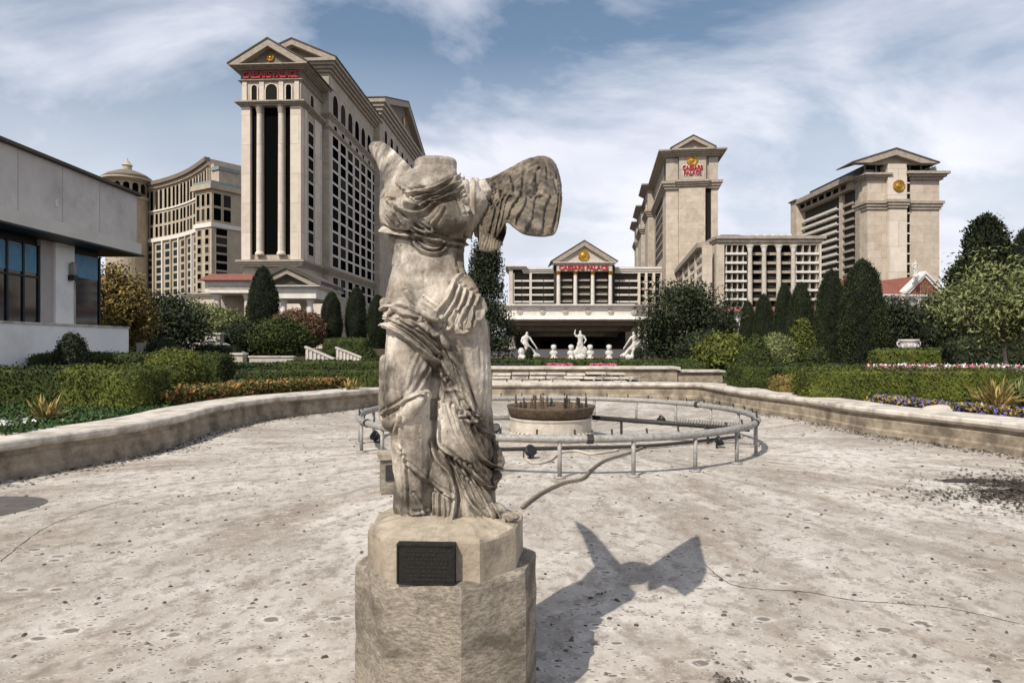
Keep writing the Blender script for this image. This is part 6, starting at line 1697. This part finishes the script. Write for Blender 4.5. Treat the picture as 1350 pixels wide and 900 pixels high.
ball('small dark topiary in front of the rightmost white statue', 841, 50, .28, GZ, .62, 'leaf_dark', 37, .06, 'topiary_shrub', 400)
G = None
cypress('small distant cypress in front of the red roofed arcade', 964, 95, 410, GZ, 11, 0)
cypress('slim cypress at the left end of the right hand row', 986, 66, 398, GZ, 22, 0)
cypress('second slim cypress of the right hand row', 1007, 64, 389, GZ, 25, 0)
cypress('third cypress of the right hand row, just left of a taller one', 1034, 60, 375, GZ, 24, 0)
cypress('fourth cypress of the right hand row with the light shrub before it', 1056, 56, 374, GZ, 32, 0)
cypress('thick cypress second from the right end of the row', 1096, 52, 357, GZ, 38, 1)
cypress('largest cypress at the right end of the row beside the urn', 1137, 48, 344, GZ, 52, 1)
cypress('massive broad cone cypress rising behind the olive tree', 1300, 44, 285, GZ, 114, 2)
cypress('tall cypress cut by the right edge of the view', 1352, 42, 303, GZ, 46, 1)
tree('dark tree in front of the red roofed pavilion', PX(1180, 56), 56, GZ, PZ(395, 56) - GZ, 4.0, 'leaf_dark', seed=8, clumps=80, per=150, leaf=.12, trunk_h=.15)
tree('dark brown green tree between pavilion and broad cypress', PX(1232, 60), 60, GZ, PZ(388, 60) - GZ, 4.4, 'leaf_dark', seed=9, clumps=80, per=150, leaf=.12, trunk_h=.15)
tree('pale leafed olive tree with leaning forked trunk at right edge', PX(1328, 20.5), 20.5, GZ, PZ(352, 20.5) - GZ, 3.3, 'leaf_olive', 'bark_pale', seed=10, clumps=70, per=170, leaf=.055, trunk_h=.42, lean=(-.12, 0), tr=.055, limbs=14, name='olive_tree', aspect=2.6)

# lawn, bedding plants, spiky plants
def bed(name, label, cat, poly_fn, n, size, mats_w, seed, h=.15, up=.6, tilt=.8, aspect=2.0):
    r = np.random.default_rng(seed); P = np.array([poly_fn(r) for _ in range(n)]); P[:, 2] += r.uniform(0, h, n) ** 1.0
    V, Q = leaves(P, np.tile([0, -.4, .8], (n, 1)), size, aspect, tilt, up, seed)
    ms = list(mats_w); wts = np.array([mats_w[k] for k in ms]); mi = r.choice(len(ms), n, p=wts / wts.sum())
    o = link(name, np_mesh(name, V, Q, ms, mi)); o['kind'] = 'stuff'; return tag(o, label, cat)
def along(path_idx, d0, d1):
    def f(r):
        i = path_idx[r.integers(len(path_idx))]; x, y = PATH[i]; a = Vector(PATH[i - 1]); b_ = Vector(PATH[(i + 1) % len(PATH)]); t = (b_ - a).normalized(); d = r.uniform(d0, d1); s_ = r.uniform(-.3, .3)
        return (x + t.y * d + t.x * s_, y - t.x * d + t.y * s_, GZ)
    return f
leftp = [i for i, (x, y) in enumerate(PATH) if x < -3.4 and 14.3 < y < 21]
leftn = [i for i, (x, y) in enumerate(PATH) if x < -3 and 4 < y < 11.6]
rightp = [i for i, (x, y) in enumerate(PATH) if x > 5 and 8.5 < y < 15.5]
bed('ground_cover', 'strip of red, orange and green bedding plants along the left pool wall', 'flower bed', along(leftp, 1.0, 2.3), 22000, .055, {'leaf_bright': .38, 'petal_orange': .24, 'petal_red': .11, 'leaf_hedge': .27}, 31, .42)
bed('lawn', 'dark green mown turf patch beside the left pool wall', 'lawn', lambda r: (r.uniform(-13.5, -7.1) , r.uniform(9.5, 14.2), GZ), 30000, .05, {'leaf_lawn': 1}, 32, .16, 1.2)
bed('white_flowers', 'clump of small white flowers at the left edge by the coping', 'flower bed', lambda r: (-8.6 + r.normal() * .45, 10.6 + r.normal() * .3, GZ), 1800, .06, {'petal_white': .55, 'leaf_hedge': .45}, 33, .2)
bed('flower_bed', 'band of pink and white flowers behind the bright front hedge', 'flower bed', lambda r: (r.uniform(9.9, 13.8), r.uniform(18.3, 19.2), PZ(494, 18.6)), 5200, .065, {'petal_pink': .4, 'petal_white': .28, 'leaf_hedge': .32}, 34, .26)
bed('edging_flowers', 'blue and yellow edging flowers along the right coping', 'flower bed', along(rightp, 1.0, 1.6), 11000, .05, {'petal_blue': .2, 'blade_yellow': .30, 'leaf_hedge': .32, 'petal_orange': .1}, 35, .24)
bed('soil_planting', 'dark low planting filling the beds of the right garden', 'ground cover', lambda r: (r.uniform(8.5, 26), r.uniform(17.9, 32), GZ), 26000, .1, {'leaf_hedge': .6, 'leaf_dark': .4}, 36, .22)
bed('back_planting', 'dark low planting filling the beds behind the left hedges', 'ground cover', lambda r: (r.uniform(-22, -2.5), r.uniform(21.9, 48), GZ), 42000, .12, {'leaf_hedge': .6, 'leaf_dark': .4}, 37, .25)
bed('middle_planting', 'dark low planting between the cascade and the white statues', 'ground cover', lambda r: (r.uniform(-3, 16), r.uniform(28, 56), GZ), 26000, .13, {'leaf_hedge': .6, 'leaf_dark': .4}, 38, .25)
def spiky(label, px, Y, z, n, L, m, seed, spread=1.0):
    r = random.Random(seed); mb = MB()
    for k in range(n):
        a = r.uniform(0, 6.28); el = r.uniform(.45, 1.4); l = L * r.uniform(.6, 1.1); d = Vector((math.cos(a) * math.cos(el) * spread, math.sin(a) * math.cos(el) * spread, math.sin(el))); s_ = Vector((-math.sin(a), math.cos(a), 0)) * .022
        c = Vector((r.uniform(-.1, .1), r.uniform(-.1, .1), 0)); p1 = c + d * l * .6; p2 = c + d * l + Vector((0, 0, -.12 * l)); t = Vector((0, 0, .008))
        mb.add([c - s_ * .6, c + s_ * .6, p1 + s_, p1 - s_, p2, c - s_ * .6 - t, c + s_ * .6 - t, p1 + s_ - t, p1 - s_ - t], [(0, 1, 2, 3), (3, 2, 4), (5, 8, 7, 6), (8, 4, 7), (0, 3, 8, 5), (1, 6, 7, 2), (2, 7, 4), (3, 4, 8)])
    return tag(mb.build('spiky_plant', m, None, False, (PX(px, Y), Y, z)), label, 'plant')
spiky('yellow spiky grass plant on the lawn at the left', 62, 11.8, GZ, 46, .62, 'blade_yellow', 1)
spiky('yellow green spiky plant at the right end of the bright front hedge', 1312, 14.2, GZ, 110, .85, 'blade_yellow', 2)
spiky('green spiky plant just behind the yellow one at right', 1345, 14.9, GZ, 90, .8, 'leaf_olive', 3)
spiky('orange tinted spiky plant between the light box hedge and ball shrub', 208, 14.6, GZ, 60, .5, 'petal_orange', 4)
spiky('small spiky plant at the end of the long low hedge near the statue', 462, 19.6, GZ, 50, .55, 'blade_yellow', 5)
rk = MB().ell((0, 0, 0), (.42, .16, .14), 20, 12).build('edging_stone', 'garden_stone', None, True, (PX(1243, 13.4), 13.4, GZ + .08))
for v in rk.data.vertices: v.co += v.co.normalized() * noise.noise(v.co * 5) * .05
tag(rk, 'flat brown edging stone among the blue flowers at right', 'stone')
